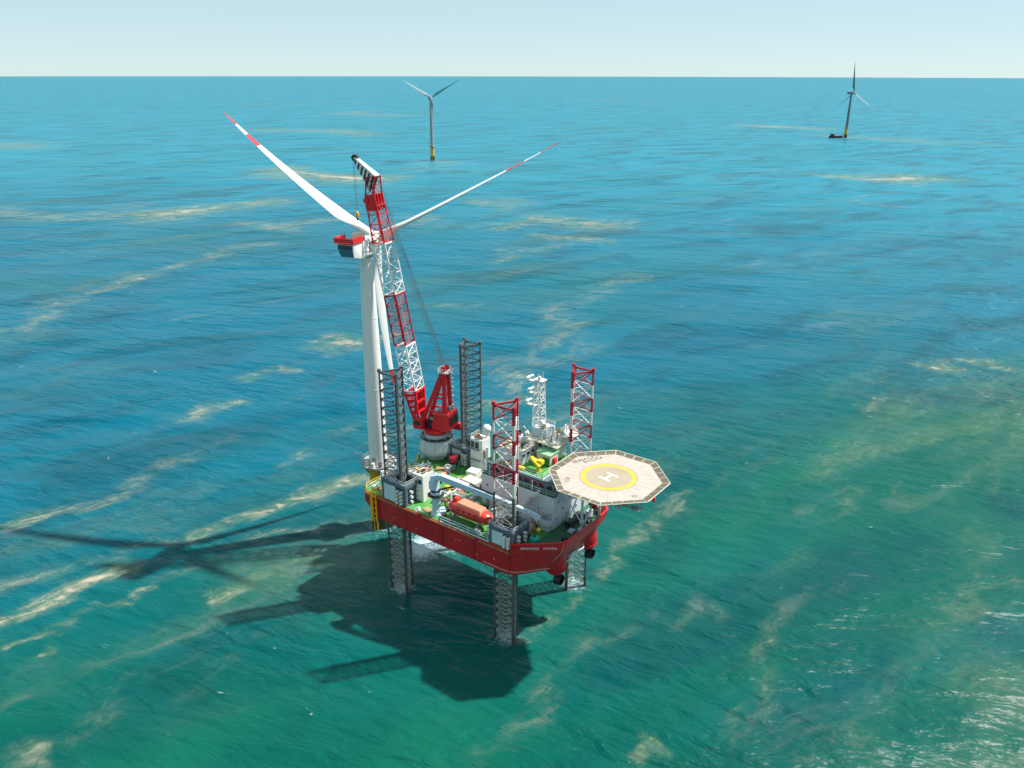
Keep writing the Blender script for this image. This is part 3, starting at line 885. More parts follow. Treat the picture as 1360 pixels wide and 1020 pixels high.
# jack houses round the legs
def jack_house(s0, s1, t0, t1, h, panel_side, label, mat='deck_white'):
    mb = MB()
    z0, z1 = ZD + 0.05, ZD + h
    c = 0.7
    for x in (s0, s1 - c):
        for y in (t0, t1 - c):
            mb.box(x, x + c, y, y + c, z0, z1 - .9)
    mb.box(s0 - .1, s1 + .1, t0 - .1, t0 + .8, z1 - .9, z1).box(s0 - .1, s1 + .1, t1 - .8, t1 + .1, z1 - .9, z1)
    mb.box(s0 - .1, s0 + .8, t0 + .8, t1 - .8, z1 - .9, z1).box(s1 - .8, s1 + .1, t0 + .8, t1 - .8, z1 - .9, z1)
    mb.box(s0 + .3, s1 - .3, t0 + .5, t0 + .7, z0, z1 - .9)
    mb.box(s0 + .3, s1 - .3, t1 - .7, t1 - .5, z0, z1 - .9)
    mb.box(s0 + .5, s0 + .7, t0 + .7, t1 - .7, z0, z1 - .9).box(s1 - .7, s1 - .5, t0 + .7, t1 - .7, z0, z1 - .9)
    j = mb.build('jack_house', 'shade_navy', vessel, bevel=0.05)
    tag(j, label)
    y = t0 if panel_side < 0 else t1
    yo = -0.12 if panel_side < 0 else 0.12
    w = (s1 - s0)
    MB().box(s0 + .8, s0 + w * .58, min(y + .3 * panel_side * -1, y + yo), max(y + .3 * panel_side * -1, y + yo), z0 + .25, z1 - 1.0).build('side_panel', mat, j, bevel=0.04)
    for row in range(4):
        for cc in range(2):
            x = s0 + w * (.68 + .16 * cc)
            z = z0 + .6 + row * (h - 1.6) / 4
            MB().tube((x, y + yo * 5, z), (x, y - yo, z), 0.36, 10).tube((x, y + yo * 6.5, z), (x, y + yo * 5, z), 0.2, 8).build('jacking_motor', 'white', j, smooth=True)
    for row in range(3):
        for cc in range(2):
            yy = t0 + (t1 - t0) * (.3 + .4 * cc)
            z = z0 + .8 + row * (h - 1.6) / 3
            MB().tube((s1 + .5, yy, z), (s1 - .2, yy, z), 0.36, 10).build('jacking_motor', 'white', j, smooth=True)
    rail_mb([(s0, t0, z1), (s1, t0, z1), (s1, t1, z1), (s0, t1, z1)], 1.0, True, 1.5).build('railing', 'deck_white', j)
    return j
jack_house(-19.8, -12.0, -15.0, -9.2, 5.4, -1, 'grey jack house with pale side panel at the starboard stern leg')
jack_house(12.6, 19.0, -14.9, -9.0, 4.4, -1, 'grey jack house with pale side panel at the starboard bow leg')
jack_house(-19.8, -13.4, 9.6, 14.9, 5.0, -1, 'grey jack house at the port stern leg', 'pedestal_grey')
jack_house(13.2, 19.6, 10.4, 14.9, 4.4, -1, 'grey jack house at the port bow leg', 'pedestal_grey')

# ------------------------------------------------------------------ accommodation block
blk = MB().box(0.6, 21.0, -2.6, 12.2, ZD + .05, 32.9).build('accommodation_block', 'deck_white', vessel, bevel=0.08)
tag(blk, 'pale steel accommodation block under the helideck')
def window(parent, c, w, h, nrm, mat='glass', frame='deck_white', name='window'):
    """glazed opening: a raised frame with a recessed pane"""
    c, nrm = Vector(c), Vector(nrm)
    side = Vector((0, 0, 1)).cross(nrm)
    mb = MB()
    f = 0.09
    for sg in (-1, 1):
        mb.bar(c + side * (sg * (w / 2)) - V(0, 0, h / 2 + f / 2), c + side * (sg * (w / 2)) + V(0, 0, h / 2 + f / 2), f, 0.14, up=nrm)
        mb.bar(c - side * (w / 2) + V(0, 0, sg * h / 2), c + side * (w / 2) + V(0, 0, sg * h / 2), f, 0.14, up=(0, 0, 1))
    fr = mb.build(name + '_frame', frame, parent)
    mb = MB()
    a = c + nrm * 0.02
    mb.add([a - side * (w / 2) - V(0, 0, h / 2), a + side * (w / 2) - V(0, 0, h / 2), a + side * (w / 2) + V(0, 0, h / 2), a - side * (w / 2) + V(0, 0, h / 2)], [(0, 1, 2, 3)])
    mb.build(name, mat, parent)
for x, z in ((2.4, 30.4), (5.0, 27.6), (10.3, 31.2), (14.6, 31.0), (16.8, 29.0), (12.0, 28.0), (8.0, 30.8)):
    window(blk, (x, -2.63, z), 0.6, 0.65, (0, -1, 0))
for y, z in ((-1.0, 31.4), (3.6, 30.6), (1.0, 29.0), (-1.6, 27.5), (2.4, 27.0), (6.5, 29.5), (6.5, 27.2), (9.2, 30.8)):
    window(blk, (21.03, y, z), 0.55, 0.6, (1, 0, 0))
# outside stairs and landings on the starboard wall
mb = MB()
for z0, x0, x1 in ((28.6, 13.0, 20.2), (25.9, 12.8, 20.6)):
    mb.box(x0, x1, -4.1, -2.65, z0, z0 + .14)
mb.bar((18.6, -3.4, 26.0), (14.2, -3.4, 28.7), 0.9, 0.16)
mb.bar((13.4, -3.4, 28.7), (17.2, -3.4, 32.8), 0.9, 0.16)
st = mb.build('outside_stair', 'grey', blk)
for z0, x0, x1 in ((28.74, 13.0, 20.2), (26.04, 12.8, 20.6)):
    mb = rail_mb([(x0, -4.05, z0), (x1, -4.05, z0), (x1, -2.9, z0)], 1.05, r=.07)
    mb.build('stair_rail', 'white', blk)
mb = MB()
for dy in (-3.85, -2.95):
    mb.tube((18.6, dy, 27), (14.2, dy, 29.7), .06, 5).tube((13.4, dy, 29.7), (17.2, dy, 33.8), .06, 5)
mb.build('stair_rail', 'white', blk)
MB().box(18.2, 20.6, -4.0, -2.65, 25.06, 27.6).build('deck_locker', 'shaded_white', blk, bevel=.04)
for x in (2.0, 6.4, 11.2):
    MB().box(x, x + .95, -2.72, -2.58, ZD + .1, ZD + 2.2).build('door', 'grey', blk)
# promenade level with a recessed window band
prom = MB().box(0.9, 20.4, -0.9, 12.0, 32.9, 35.35).build('promenade_house', 'shade_navy', vessel)
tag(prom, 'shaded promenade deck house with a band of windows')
MB().box(0.6, 21.0, -2.6, -0.9, 32.9, 32.96).build('walkway', 'deck_green_shaded', prom)
for k in range(9):
    window(prom, (2.2 + k * 2.05, -0.93, 34.1), 1.6, 1.25, (0, -1, 0), 'glass', 'grey')
for k in range(5):
    window(prom, (20.43, 0.6 + k * 2.1, 34.1), 1.6, 1.25, (1, 0, 0), 'glass', 'grey')
rail_mb([(0.7, -2.5, 32.96), (20.9, -2.5, 32.96), (20.9, 11, 32.96)], 1.1, r=.05, step=2).build('railing', 'deck_white', prom)
for x in (3.0, 7.0, 11.0, 15.0):
    MB().tube((x, -2.45, 32.95), (x, -2.45, 35.4), 0.09, 6).build('post', 'deck_white', prom)
# upper deck
up = MB().box(0.7, 17.0, -1.3, 12.6, 35.36, 35.9).build('upper_deck', 'shaded_white', vessel, bevel=.05)
tag(up, 'upper deck slab with green walking surface')
MB().add([(0.9, -1.1, 35.915), (16.8, -1.1, 35.915), (16.8, 12.4, 35.915), (0.9, 12.4, 35.915)], [(0, 1, 2, 3)]).build('deck_surface', 'deck_green', up)
rail_mb([(4.0, -1.2, 35.9), (16.9, -1.2, 35.9), (16.9, 4.4, 35.9)], 1.1, r=.05).build('railing', 'white', up)
# wheelhouse
wh = MB().box(3.2, 9.4, 0.6, 7.0, 35.92, 39.4).build('wheelhouse', 'deck_white', vessel, bevel=.06)
tag(wh, 'boxy pale wheelhouse on the upper deck')
for x in (4.4, 6.3, 8.2):
    window(wh, (x, 0.57, 38.2), 0.9, 0.8, (0, -1, 0))
for y in (1.8, 3.6, 5.4):
    window(wh, (9.43, y, 38.2), 1.2, 0.9, (1, 0, 0))
MB().box(3.0, 9.7, 0.4, 7.2, 39.41, 39.62).build('roof_plate', 'cream', wh)
rail_mb([(3.1, 0.5, 39.62), (9.6, 0.5, 39.62), (9.6, 7.1, 39.62), (3.1, 7.1, 39.62)], 1.0, True, r=.05).build('railing', 'white', wh)
for (x, y, z, sx, sy, sz, m_) in ((4.2, 1.6, 39.62, 1.4, 1.2, 1.0, 'cream'), (6.6, 1.4, 39.62, 1.1, .9, 1.5, 'dark'), (8.2, 2.4, 39.62, 1.2, 1.6, 1.1, 'dark'), (5.0, 4.4, 39.62, 1.8, 1.4, 1.2, 'deck_white'), (7.6, 5.2, 39.62, 1.4, 1.4, .9, 'cream')):
    MB().box(x, x + sx, y, y + sy, z, z + sz).build('roof_unit', m_, wh, bevel=.06)
# bridge house behind, with a wide cream roof and the mast
br = MB().box(7.4, 14.2, 7.4, 12.4, 35.92, 40.2).build('bridge_house', 'white', vessel, bevel=.06)
tag(br, 'white bridge house carrying the radar mast')
for x in (8.6, 10.2, 11.8, 13.3):
    window(br, (x, 7.37, 39.0), 1.1, 1.0, (0, -1, 0))
for y in (8.4, 10, 11.5):
    window(br, (14.23, y, 39.0), 1.1, 1.0, (1, 0, 0))
MB().add(*(lambda m: (m.v, m.f))(MB().loft([[(6.6, 6.4, 40.22), (15.4, 6.4, 39.7), (15.4, 13.2, 39.7), (6.6, 13.2, 40.22)], [(6.6, 6.4, 40.5), (15.4, 6.4, 39.98), (15.4, 13.2, 39.98), (6.6, 13.2, 40.5)]]))).build('roof_plate', 'cream', br)
MB().box(7.2, 11.2, 8.2, 12.0, 40.5, 42.6).build('monkey_island', 'deck_white', br, bevel=.05)
rail_mb([(7.2, 8.2, 42.6), (11.2, 8.2, 42.6), (11.2, 12.0, 42.6), (7.2, 12.0, 42.6)], 1.0, True, r=.05).build('railing', 'white', br)
rail_mb([(11.4, 6.6, 40.2), (15.2, 6.6, 40.0), (15.2, 13.0, 40.0)], 1.0, r=.05).build('railing', 'cream', br)
for (x, y, z, sx, sy, sz, m_) in ((12, 8, 40.25, 1, 1, .9, 'white'), (13.4, 10, 40.1, 1.1, .9, .8, 'cream'), (12.2, 11.4, 40.2, .8, .8, 1.4, 'tan_wood'), (9.6, 8.6, 42.62, .8, .8, .9, 'tan_wood'), (7.6, 10.6, 42.62, 1.0, .9, .7, 'white')):
    MB().box(x, x + sx, y, y + sy, z, z + sz).build('roof_unit', m_, br, bevel=.05)
rn3 = random.Random(5)
for k in range(16):
    x, y = rn3.uniform(7.0, 14.6), rn3.uniform(6.8, 12.4)
    if 6.9 < x < 11.6 and y > 7.9: continue
    h_ = rn3.uniform(.5, 2.0)
    w_ = rn3.uniform(.3, .9)
    MB().box(x, x + w_, y, y + w_ * .8, 40.3 - (x - 6.6) * .055, 40.35 + h_).build('roof_unit', rn3.choice(('white', 'white', 'cream', 'deck_white', 'grey', 'tan_wood')), br, bevel=.04)
for k, (x, y, h_) in enumerate(((3.6, 8.2, 4.6), (4.6, 8.9, 5.2), (5.6, 8.2, 4.4), (4.4, 10.6, 3.4))):
    MB().tube((x, y, 35.92), (x, y, 35.92 + h_), .42, 10).tube((x, y, 35.92 + h_), (x - .5, y, 36.3 + h_), .36, 10).build('exhaust_stack', ('dark', 'grey', 'deck_white', 'cream')[k], br, smooth=True)
MB().box(2.2, 6.6, 7.6, 11.8, 35.92, 38.2).build('engine_casing', 'white', br, bevel=.06)
# lattice mast with radar scanners
mx, my, mz0, mz1 = 8.2, 9.6, 42.6, 54.0
mb = MB()
def mcorner(k, z):
    w = 1.15 - 0.35 * (z - mz0) / (mz1 - mz0)
    return V(mx + w * (1 if k in (1, 2) else -1), my + w * (1 if k in (2, 3) else -1), z)
nbm = 7
for k in range(4):
    mb.tube(mcorner(k, mz0), mcorner(k, mz1), 0.13, 6)
    for j in range(nbm):
        za, zb = mz0 + (mz1 - mz0) * j / nbm, mz0 + (mz1 - mz0) * (j + 1) / nbm
        a, b = (k, (k + 1) % 4) if j % 2 == 0 else ((k + 1) % 4, k)
        mb.tube(mcorner(a, za), mcorner(b, zb), 0.07, 5)
        mb.tube(mcorner(k, zb), mcorner((k + 1) % 4, zb), 0.07, 5)
mast = mb.build('radar_mast', 'white', vessel)
tag(mast, 'white lattice radar mast with scanner arms on the bridge roof')
for z, L_ in ((47.4, 3.6), (50.4, 3.0), (53.4, 3.2)):
    mb = MB().box(mx - L_, mx - .9, my - .5, my + .5, z, z + .16)
    mb.tube((mx - L_, my, z), (mx - .9, my, z - 1.5), .08, 5)
    mb.build('mast_platform', 'white', mast)
    rail_mb([(mx - L_, my - .5, z + .16), (mx - L_, my + .5, z + .16), (mx - .9, my + .5, z + .16)], .8, r=.04).build('railing', 'white', mast)
    MB().tube((mx - L_ + .5, my, z + .16), (mx - L_ + .5, my, z + .8), .12, 6).box(mx - L_ + .25, mx - L_ + .75, my - 1.3, my + 1.3, z + .8, z + 1.05).build('radar_scanner', 'white', mast)
MB().box(mx - 1.2, mx + 1.4, my - 1.0, my + 1.0, mz1, mz1 + .18).build('mast_platform', 'white', mast)
MB().tube((mx + .9, my, mz1), (mx + .9, my, mz1 + 2.2), .07, 5).tube((mx - .4, my, mz1), (mx - .4, my, mz1 + 1.6), .06, 5).build('aerial', 'white', mast)
MB().sphere((mx + .3, my - .4, mz1 + .7), .5, 10, 7).build('mast_light', 'white', mast, smooth=True)
# satellite dish arm beyond the bridge
mb = MB()
for (r0, r1) in ((0.15, 1.1), (1.1, 1.9)):
    pass
prof = [(0.02, 0.0), (0.8, .12), (1.5, .42), (2.0, .85), (1.95, .95), (1.4, .55), (.7, .24), (0.02, .12)]
MB().lathe(prof, 20, (14.9, 12.4, 41.6), axis=(0.55, -0.2, 0.8)).build('dish', 'white', br, smooth=True)
MB().tube((14.6, 12.6, 40.0), (14.9, 12.4, 41.7), .14, 6).build('dish_post', 'dark', br)

# ------------------------------------------------------------------ helideck
HX, HY, HZ = 32.3, 0.8, 40.4
def octo(r, z, rot=22.5):
    r *= 0.985
    return [(HX + r * math.cos(R(rot + 45 * k)), HY + r * math.sin(R(rot + 45 * k)), z) for k in range(8)]
mb = MB().loft([octo(11.35, HZ - .35), octo(11.4, HZ)])
hd = mb.build('helideck', 'heli_deck', vessel)
tag(hd, 'pale octagonal helideck with yellow ring and white H')
for k in range(28):            # seams between the deck plates
    a = 2 * math.pi * (k + .3) / 28
    d = V(math.cos(a), math.sin(a), 0)
    c0 = V(HX, HY, HZ + .006)
    MB().bar(c0 + d * 6.3, c0 + d * 10.5, .07, .008).build('plank_seam', 'heli_seam', hd)
MB().ring(0.0, 6.25, HZ + .004, HZ + .014, 72, (HX, HY)).build('landing_circle', 'heli_inner', hd)
MB().ring(4.95, 5.85, HZ + .016, HZ + .024, 72, (HX, HY)).build('touchdown_ring', 'heli_ring', hd)
mb = MB()
hr = R(0)
for (x0, x1, y0, y1) in ((-1.55, -1.05, -1.5, 1.5), (1.05, 1.55, -1.5, 1.5), (-1.05, 1.05, -.25, .25)):
    mb.box(x0, x1, y0, y1, 0, .008)
mb.build('letter_h', 'mark_white', hd, loc=(HX, HY, HZ + .026), rz=R(80))
def deck_text(body, size, x, y, rz, mat='mark_black'):
    me = text_mesh(body, size, mat, 1.05)
    o = inst('deck_lettering', me, hd, (HX + x, HY + y, HZ + .012), rz)
    return o
deck_text('SEAJACKS', 1.5, -8.4, 4.2, R(68))
deck_text('HYDRA', 1.5, -6.7, 5.0, R(68))
deck_text('12.8', 1.25, -6.2, -6.3, R(112))
deck_text('22', 1.15, 8.4, -4.2, R(40))
# safety net frames round the edge, one panel each
for k in range(8):
    a, b = octo(11.42, HZ)[k], octo(11.42, HZ)[(k + 1) % 8]
    c, d = octo(13.05, HZ + .22)[k], octo(13.05, HZ + .22)[(k + 1) % 8]
    a, b, c, d = map(Vector, (a, b, c, d))
    for j in range(4):
        p0, p1 = a.lerp(b, j / 4 + .008), a.lerp(b, (j + 1) / 4 - .008)
        q0, q1 = c.lerp(d, j / 4 + .008), c.lerp(d, (j + 1) / 4 - .008)
        mb = MB()
        mb.add([p0 - V(0, 0, .03), p1 - V(0, 0, .03), q1 - V(0, 0, .03), q0 - V(0, 0, .03), p0, p1, q1, q0],
               [(0, 1, 2, 3), (4, 5, 6, 7), (0, 1, 5, 4), (1, 2, 6, 5), (2, 3, 7, 6), (3, 0, 4, 7)])
        pn = mb.build('safety_net_panel', 'heli_net', hd)
        mb = MB()
        mb.tube(q0, q1, .09, 5).tube(p0, q0, .07, 5)
        mb.build('net_frame', 'cream', hd)
mb = MB()                      # edge beam and trusses below
for k in range(8):
    a, b = Vector(octo(11.2, HZ - .6)[k]), Vector(octo(11.2, HZ - .6)[(k + 1) % 8])
    mb.bar(a, b, .25, .5)
for x in (-7.5, -2.5, 2.5, 7.5):
    mb.bar((HX + x, HY - 9.5, HZ - .75), (HX + x, HY + 9.5, HZ - .75), .3, .6)
for y in (-6.5, 0, 6.5):
    mb.bar((HX - 10, HY + y, HZ - 1.2), (HX + 9, HY + y, HZ - 1.2), .3, .5)
mb.build('support_grid', 'grey', hd)
mb = MB()
for y in (0.8, 8.4):
    mb.tube((21.0, y, 31.0), (HX + 2.5, y, HZ - 1.3), .28, 8).tube((21.0, y, 36.6), (HX - 4, y, HZ - 1.3), .22, 8).tube((26.2, y, 25.0), (26.2, y, HZ - 1.3), .3, 8)
    mb.tube((26.2, y, 27), (21, y, 33), .16, 6)
mb.build('support_strut', 'deck_white', hd)
for x, y in ((12.3, -3.0), (-11.0, 6.4)):
    MB().box(HX + x - .22, HX + x + .22, HY + y - .22, HY + y + .22, HZ - .4, HZ + .5).build('foam_monitor', 'crane_red', hd, bevel=.05)
mb = MB()
for k in range(4):
    mb.tube((HX + 9.1 + k * .5, HY - 6.4 + k * .4, HZ - 1.5), (HX + 9.1 + k * .5, HY - 6.4 + k * .4, HZ - .3), .12, 5)
mb.box(HX + 8.9, HX + 10.9, HY - 6.6, HY - 5.0, HZ - 1.65, HZ - 1.45)
mb.build('access_ladder', 'grey', hd)
for k in range(24):
    a = 2 * math.pi * k / 24
    MB().lathe([(.14, 0), (.12, .12), (.02, .16)], 8, (HX + 10.9 * math.cos(a) * .985, HY + 10.9 * math.sin(a) * .985, HZ)).build('perimeter_lamp', 'bright_yellow', hd)

# ------------------------------------------------------------------ fixed fittings on the main deck
def fit(name, mat, mb, bev=0.0, smooth=False):
    return mb.build(name, mat, deck, bevel=bev, smooth=smooth)
rnd = random.Random(11)
# windlass, bollards and chain gear on the fore deck
for x, y in ((22.2, -10.2), (24.0, -8.6), (25.6, -5.0), (25.8, 4.6), (24.5, 8.8)):
    mb = MB()
    for d in (-.35, .35):
        mb.lathe([(.22, 0), (.22, .8), (.3, .85), (.3, 1.0), (.05, 1.02)], 10, (x + d, y + d * .6, 25.08))
    mb.box(x - .7, x + .7, y - .5, y + .5, 25.08, 25.2)
    fit('bollard', 'dark', mb)
mb = MB().tube((23.0, 0.2, 25.9), (23.0, 3.6, 25.9), .55, 14).box(22.3, 23.7, -.1, .2, 25.08, 26.6).box(22.3, 23.7, 3.6, 3.9, 25.08, 26.6).box(22.0, 24.0, 4.2, 5.6, 25.08, 26.5)
fit('windlass', 'dark', mb)
mb = MB().bar((26.2, .6, 25.1), (26.2, 4.6, 29.2), .4, .5).bar((26.2, .6, 25.1), (26.6, -.4, 25.6), .9, .5).box(25.8, 26.7, -.3, .9, 25.08, 26.0)
fit('bow_davit', 'shaded_white', mb, .04)
fit('deck_hatch', 'shaded_white', MB().box(24.0, 25.4, -1.6, -.2, 25.08, 25.6).box(24.2, 25.2, -1.4, -.4, 25.6, 25.72), .04)
fit('deck_locker', 'deck_white', MB().box(23.6, 24.6, 6.6, 8.2, 25.08, 26.6), .05)
# clutter amidships: pipes, valves, vents, hose trays
for k in range(26):
    x, y = rnd.uniform(-9, 11.5), rnd.uniform(-14.2, -4.0)
    if -2.0 < x < 10.5 and -13.4 < y < -9.0: continue
    if 11 < x and y < -8: continue
    h = rnd.uniform(.5, 1.4)
    kind = rnd.choice(('vent', 'valve_box', 'pump'))
    m_ = rnd.choice(('deck_white', 'grey', 'white', 'cream', 'yellow', 'dark', 'rust', 'shaded_white', 'door_green'))
    if kind == 'vent':
        fit('vent', m_, MB().lathe([(.22, 0), (.22, h), (.5, h + .05), (.5, h + .35), (.1, h + .5)], 10, (x, y, 25.06)))
    elif kind == 'valve_box':
        w, d = rnd.uniform(.6, 1.5), rnd.uniform(.5, 1.2)
        fit('valve_box', m_, MB().box(x, x + w, y, y + d, 25.06, 25.06 + h).box(x + .1, x + w - .1, y + .1, y + d - .1, 25.06 + h, 25.12 + h), .04)
    else:
        fit('pump', m_, MB().tube((x, y, 25.6), (x + 1.2, y, 25.6), .35, 10).box(x - .1, x + 1.3, y - .4, y + .4, 25.06, 25.3).tube((x + .6, y, 25.6), (x + .6, y, 26.2), .15, 6))
for (x0, y0, x1, y1, m_) in ((-11, -5, 0, -4.2, 'grey'), (-11, -4.4, 0, -3.6, 'deck_white'), (-12, 3.2, 0, 3.2, 'deck_white'), (-12, 3.7, 0, 3.7, 'yellow'), (10, -8.2, 10, -3, 'grey'), (-8, -9, -8, 6, 'deck_white'), (11.2, -12, 11.2, -4, 'cream'), (9, -5.2, 18, -5.2, 'deck_white'), (9, -5.9, 18, -5.9, 'grey')):
    mb = MB().path([(x0, y0, 25.35), (x1, y1, 25.35)], .16, 7)
    for q in range(5):
        p = Vector((x0, y0, 0)).lerp(Vector((x1, y1, 0)), (q + .5) / 5)
        mb.box(p.x - .2, p.x + .2, p.y - .2, p.y + .2, 25.06, 25.3)
    fit('pipe_run', m_, mb)
for k in range(18):      # port side and stern gear
    x, y = rnd.uniform(-26, -20.5), rnd.uniform(-14, 3)
    h = rnd.uniform(.5, 1.5)
    m_ = rnd.choice(('grey', 'deck_white', 'yellow', 'rust', 'dark', 'shaded_white', 'cream'))
    w, d = rnd.uniform(.6, 1.8), rnd.uniform(.5, 1.4)
    fit('stern_gear', m_, MB().box(x, x + w, y, y + d, 25.06, 25.06 + h * .7).tube((x + w / 2, y + d / 2, 25.06 + h * .7), (x + w / 2, y + d / 2, 25.06 + h * 1.3), .2, 8), .04)
mb = MB()                # stern gangway posts
mb.bar((-21.0, -13.6, 25.06), (-21.0, -13.6, 31.2), .55).bar((-21.0, -13.6, 31.0), (-20.0, -9.6, 31.0), .4)
mb.bar((-21.0, -9.8, 25.06), (-21.0, -9.8, 31.2), .5)
fit('stern_gantry', 'deck_white', mb, .04)
# hoses, cable trays, sea-fastening frames and small gear spread over the open deck
COLW = {'white': 'white', 'deck_white': 'shade-tinted white', 'cream': 'cream', 'grey': 'grey', 'yellow': 'yellow', 'dark': 'black', 'rust': 'rusty brown', 'shaded_white': 'bluish shaded white', 'tan_wood': 'tan', 'shade_navy': 'dark blue', 'orange_pale': 'salmon', 'glass_blue': 'navy', 'teal': 'teal'}
def loose(mb, name, kind, cat, m_, x, y, a, where, smooth=False, bevel=0.0):
    o = mb.build(name, m_, None, loc=S(x, y, 25.064), rz=HEAD + a, smooth=smooth, bevel=bevel)
    return tag(o, COLW[m_] + ' ' + kind + ' ' + where, cat, COLW[m_] + ' ' + kind + 's ' + where)
zones = [(-11, 0, -2.8, 9.0, 44, 'on the open green deck amidships'), (-20, -13, -8.5, 8.5, 40, 'on the green deck near the crane pedestal'),
         (-9.5, -1.5, -14.3, -3.5, 24, 'round the foot of the pale knuckle crane'), (-12.5, 12, 13.0, 14.6, 16, 'along the far rail of the vessel'),
         (3, 12.5, -8.6, -3.2, 24, 'between the lifeboat and the accommodation wall'), (12.8, 18, -8.4, -4.6, 12, 'behind the banded leg at the bow'),
         (-26, -21, -13, 2, 26, 'at the stern end of the deck')]
for (x0, x1, y0, y1, cnt, where) in zones:
    for k in range(cnt):
        x, y = rnd.uniform(x0, x1), rnd.uniform(y0, y1)
        if (x + 12) ** 2 + (y + 9) ** 2 < 7 or (x + 24.3) ** 2 + (y - 9.6) ** 2 < 18: continue
        m_ = rnd.choice(('white', 'white', 'deck_white', 'cream', 'grey', 'dark', 'yellow', 'dark', 'rust', 'shaded_white', 'tan_wood', 'shade_navy', 'orange_pale'))
        q = rnd.random()
        a = rnd.uniform(0, math.pi)
        if q < .3:
            w, d, h = rnd.uniform(.4, 1.3), rnd.uniform(.3, .9), rnd.uniform(.25, 1.1)
            mb = MB().box(-w, w, -d, d, 0, h).box(-w * .8, w * .8, -d * .8, d * .8, h, h + .08)
            loose(mb, 'tool_chest', 'tool chest', 'chest', m_, x, y, a, where, bevel=.03)
        elif q < .55:
            L_ = rnd.uniform(1.2, 3.4)
            mb = MB()
            for j in range(rnd.randint(1, 3)):
                mb.tube((-L_ / 2, j * .3, .28), (L_ / 2, j * .3, .28), .155, 7)
            mb.box(-L_ / 2 + .2, -L_ / 2 + .4, -.3, 1.0, 0, .16).box(L_ / 2 - .4, L_ / 2 - .2, -.3, 1.0, 0, .16)
            loose(mb, 'pipe_stack', 'pipe bundle on chocks', 'pipes', m_, x, y, a, where)
        elif q < .75:
            s_ = rnd.uniform(.5, 1.1)
            mb = MB()
            for sx in (-s_, s_):
                for sy in (-s_ * .7, s_ * .7):
                    mb.bar((sx, sy, 0), (sx, sy, 1.3 * s_ + .3), .1)
            for z_ in (.1, 1.3 * s_ + .3):
                mb.bar((-s_, -s_ * .7, z_), (s_, -s_ * .7, z_), .1).bar((-s_, s_ * .7, z_), (s_, s_ * .7, z_), .1)
                mb.bar((-s_, -s_ * .7, z_), (-s_, s_ * .7, z_), .1).bar((s_, -s_ * .7, z_), (s_, s_ * .7, z_), .1)
            mb.box(-s_ * .7, s_ * .7, -s_ * .5, s_ * .5, .12, .2 + s_ * .6)
            loose(mb, 'lashing_frame', 'open cargo frame', 'frame', m_, x, y, a, where)
        elif q < .88:
            r_ = rnd.uniform(.35, .7)
            m_ = rnd.choice(('dark', 'yellow', 'rust', 'dark'))
            mb = MB().ring(r_ * .55, r_, 0, .22, 14).ring(r_ * .5, r_ * .9, .2, .4, 14)
            loose(mb, 'hose_coil', 'hose coil', 'hose', m_, x, y, a, where)
        else:
            m_ = rnd.choice(('glass_blue', 'rust', 'teal', 'yellow'))
            mb = MB().lathe([(.32, 0), (.34, .1), (.3, .45), (.34, .8), (.3, .95), (.05, .96)], 12)
            loose(mb, 'oil_drum', 'oil drum', 'drum', m_, x, y, a, where, smooth=True)

# things of one look in one place are told apart by their order from the bow
same = {}
for o in list(COL.objects):
    if o.parent is None and 'label' in o.keys() and 'group' in o.keys():
        same.setdefault(o['label'], []).append(o)
for lab, lst in same.items():
    if len(lst) < 2: continue
    lst.sort(key=lambda o: -(o.location - M0).dot(FW))
    words = ('nearer the bow', 'nearer the stern') if len(lst) == 2 else (('nearest the bow', 'middle one', 'nearest the stern') if len(lst) == 3 else
             ['nearest the bow'] + [w + ' from the bow' for w in ('second', 'third', 'fourth', 'fifth', 'sixth', 'seventh')])
    for o, w in zip(lst, words):
        o['label'] = lab + ', ' + w

# ------------------------------------------------------------------ the big crane at the stern
CS, CT = -24.3, 9.6
cpos = S(CS, CT, ZD + .06)
crane_az = math.atan2(201.6 - cpos.y, -37.6 - cpos.x)        # slewed towards the turbine
crane = thing('offshore_crane', 'red and white lattice boom crane on a grey pedestal beside the white turbine tower', 'crane', cpos, crane_az)
def lat(mb, rings_a, rings_b, n, rc, rb):
    """lattice box between two 4-corner frames"""
    fr = lambda k, q: Vector(rings_a[k]).lerp(Vector(rings_b[k]), q)
    for k in range(4):
        mb.tube(fr(k, 0), fr(k, 1), rc, 7)
        j = (k + 1) % 4
        for i in range(n):
            a, b = (k, j) if i % 2 == 0 else (j, k)
            mb.tube(fr(a, i / n), fr(b, (i + 1) / n), rb, 5)
            mb.tube(fr(k, (i + 1) / n), fr(j, (i + 1) / n), rb * .85, 5)
        mb.tube(fr(k, 0), fr(j, 0), rb, 5)
    return mb
ped = MB().lathe([(2.9, 0), (3.3, .4), (4.7, 2.2), (4.75, 2.9), (4.1, 5.6), (3.7, 6.0), (0.1, 6.0)], 10).build('pedestal', 'pedestal_grey', crane, bevel=.05)
for k in range(10):
    a = 2 * math.pi * k / 10
    d = V(math.cos(a), math.sin(a), 0)
    MB().add([d * 3.1 + V(0, 0, .1), d * 5.0 + V(0, 0, 2.2), d * 4.2 + V(0, 0, 5.5), d * 3.2 + V(0, 0, 5.5),
              d * 3.1 + V(-d.y * .1, d.x * .1, .1), d * 5.0 + V(-d.y * .1, d.x * .1, 2.2), d * 4.2 + V(-d.y * .1, d.x * .1, 5.5), d * 3.2 + V(-d.y * .1, d.x * .1, 5.5)],
             [(0, 1, 2, 3), (4, 5, 6, 7), (0, 1, 5, 4), (1, 2, 6, 5), (2, 3, 7, 6)]).build('pedestal_rib', 'pedestal_grey', ped)
MB().ring(2.6, 4.3, 6.0, 6.25, 24).build('pedestal_walkway', 'dark', ped)
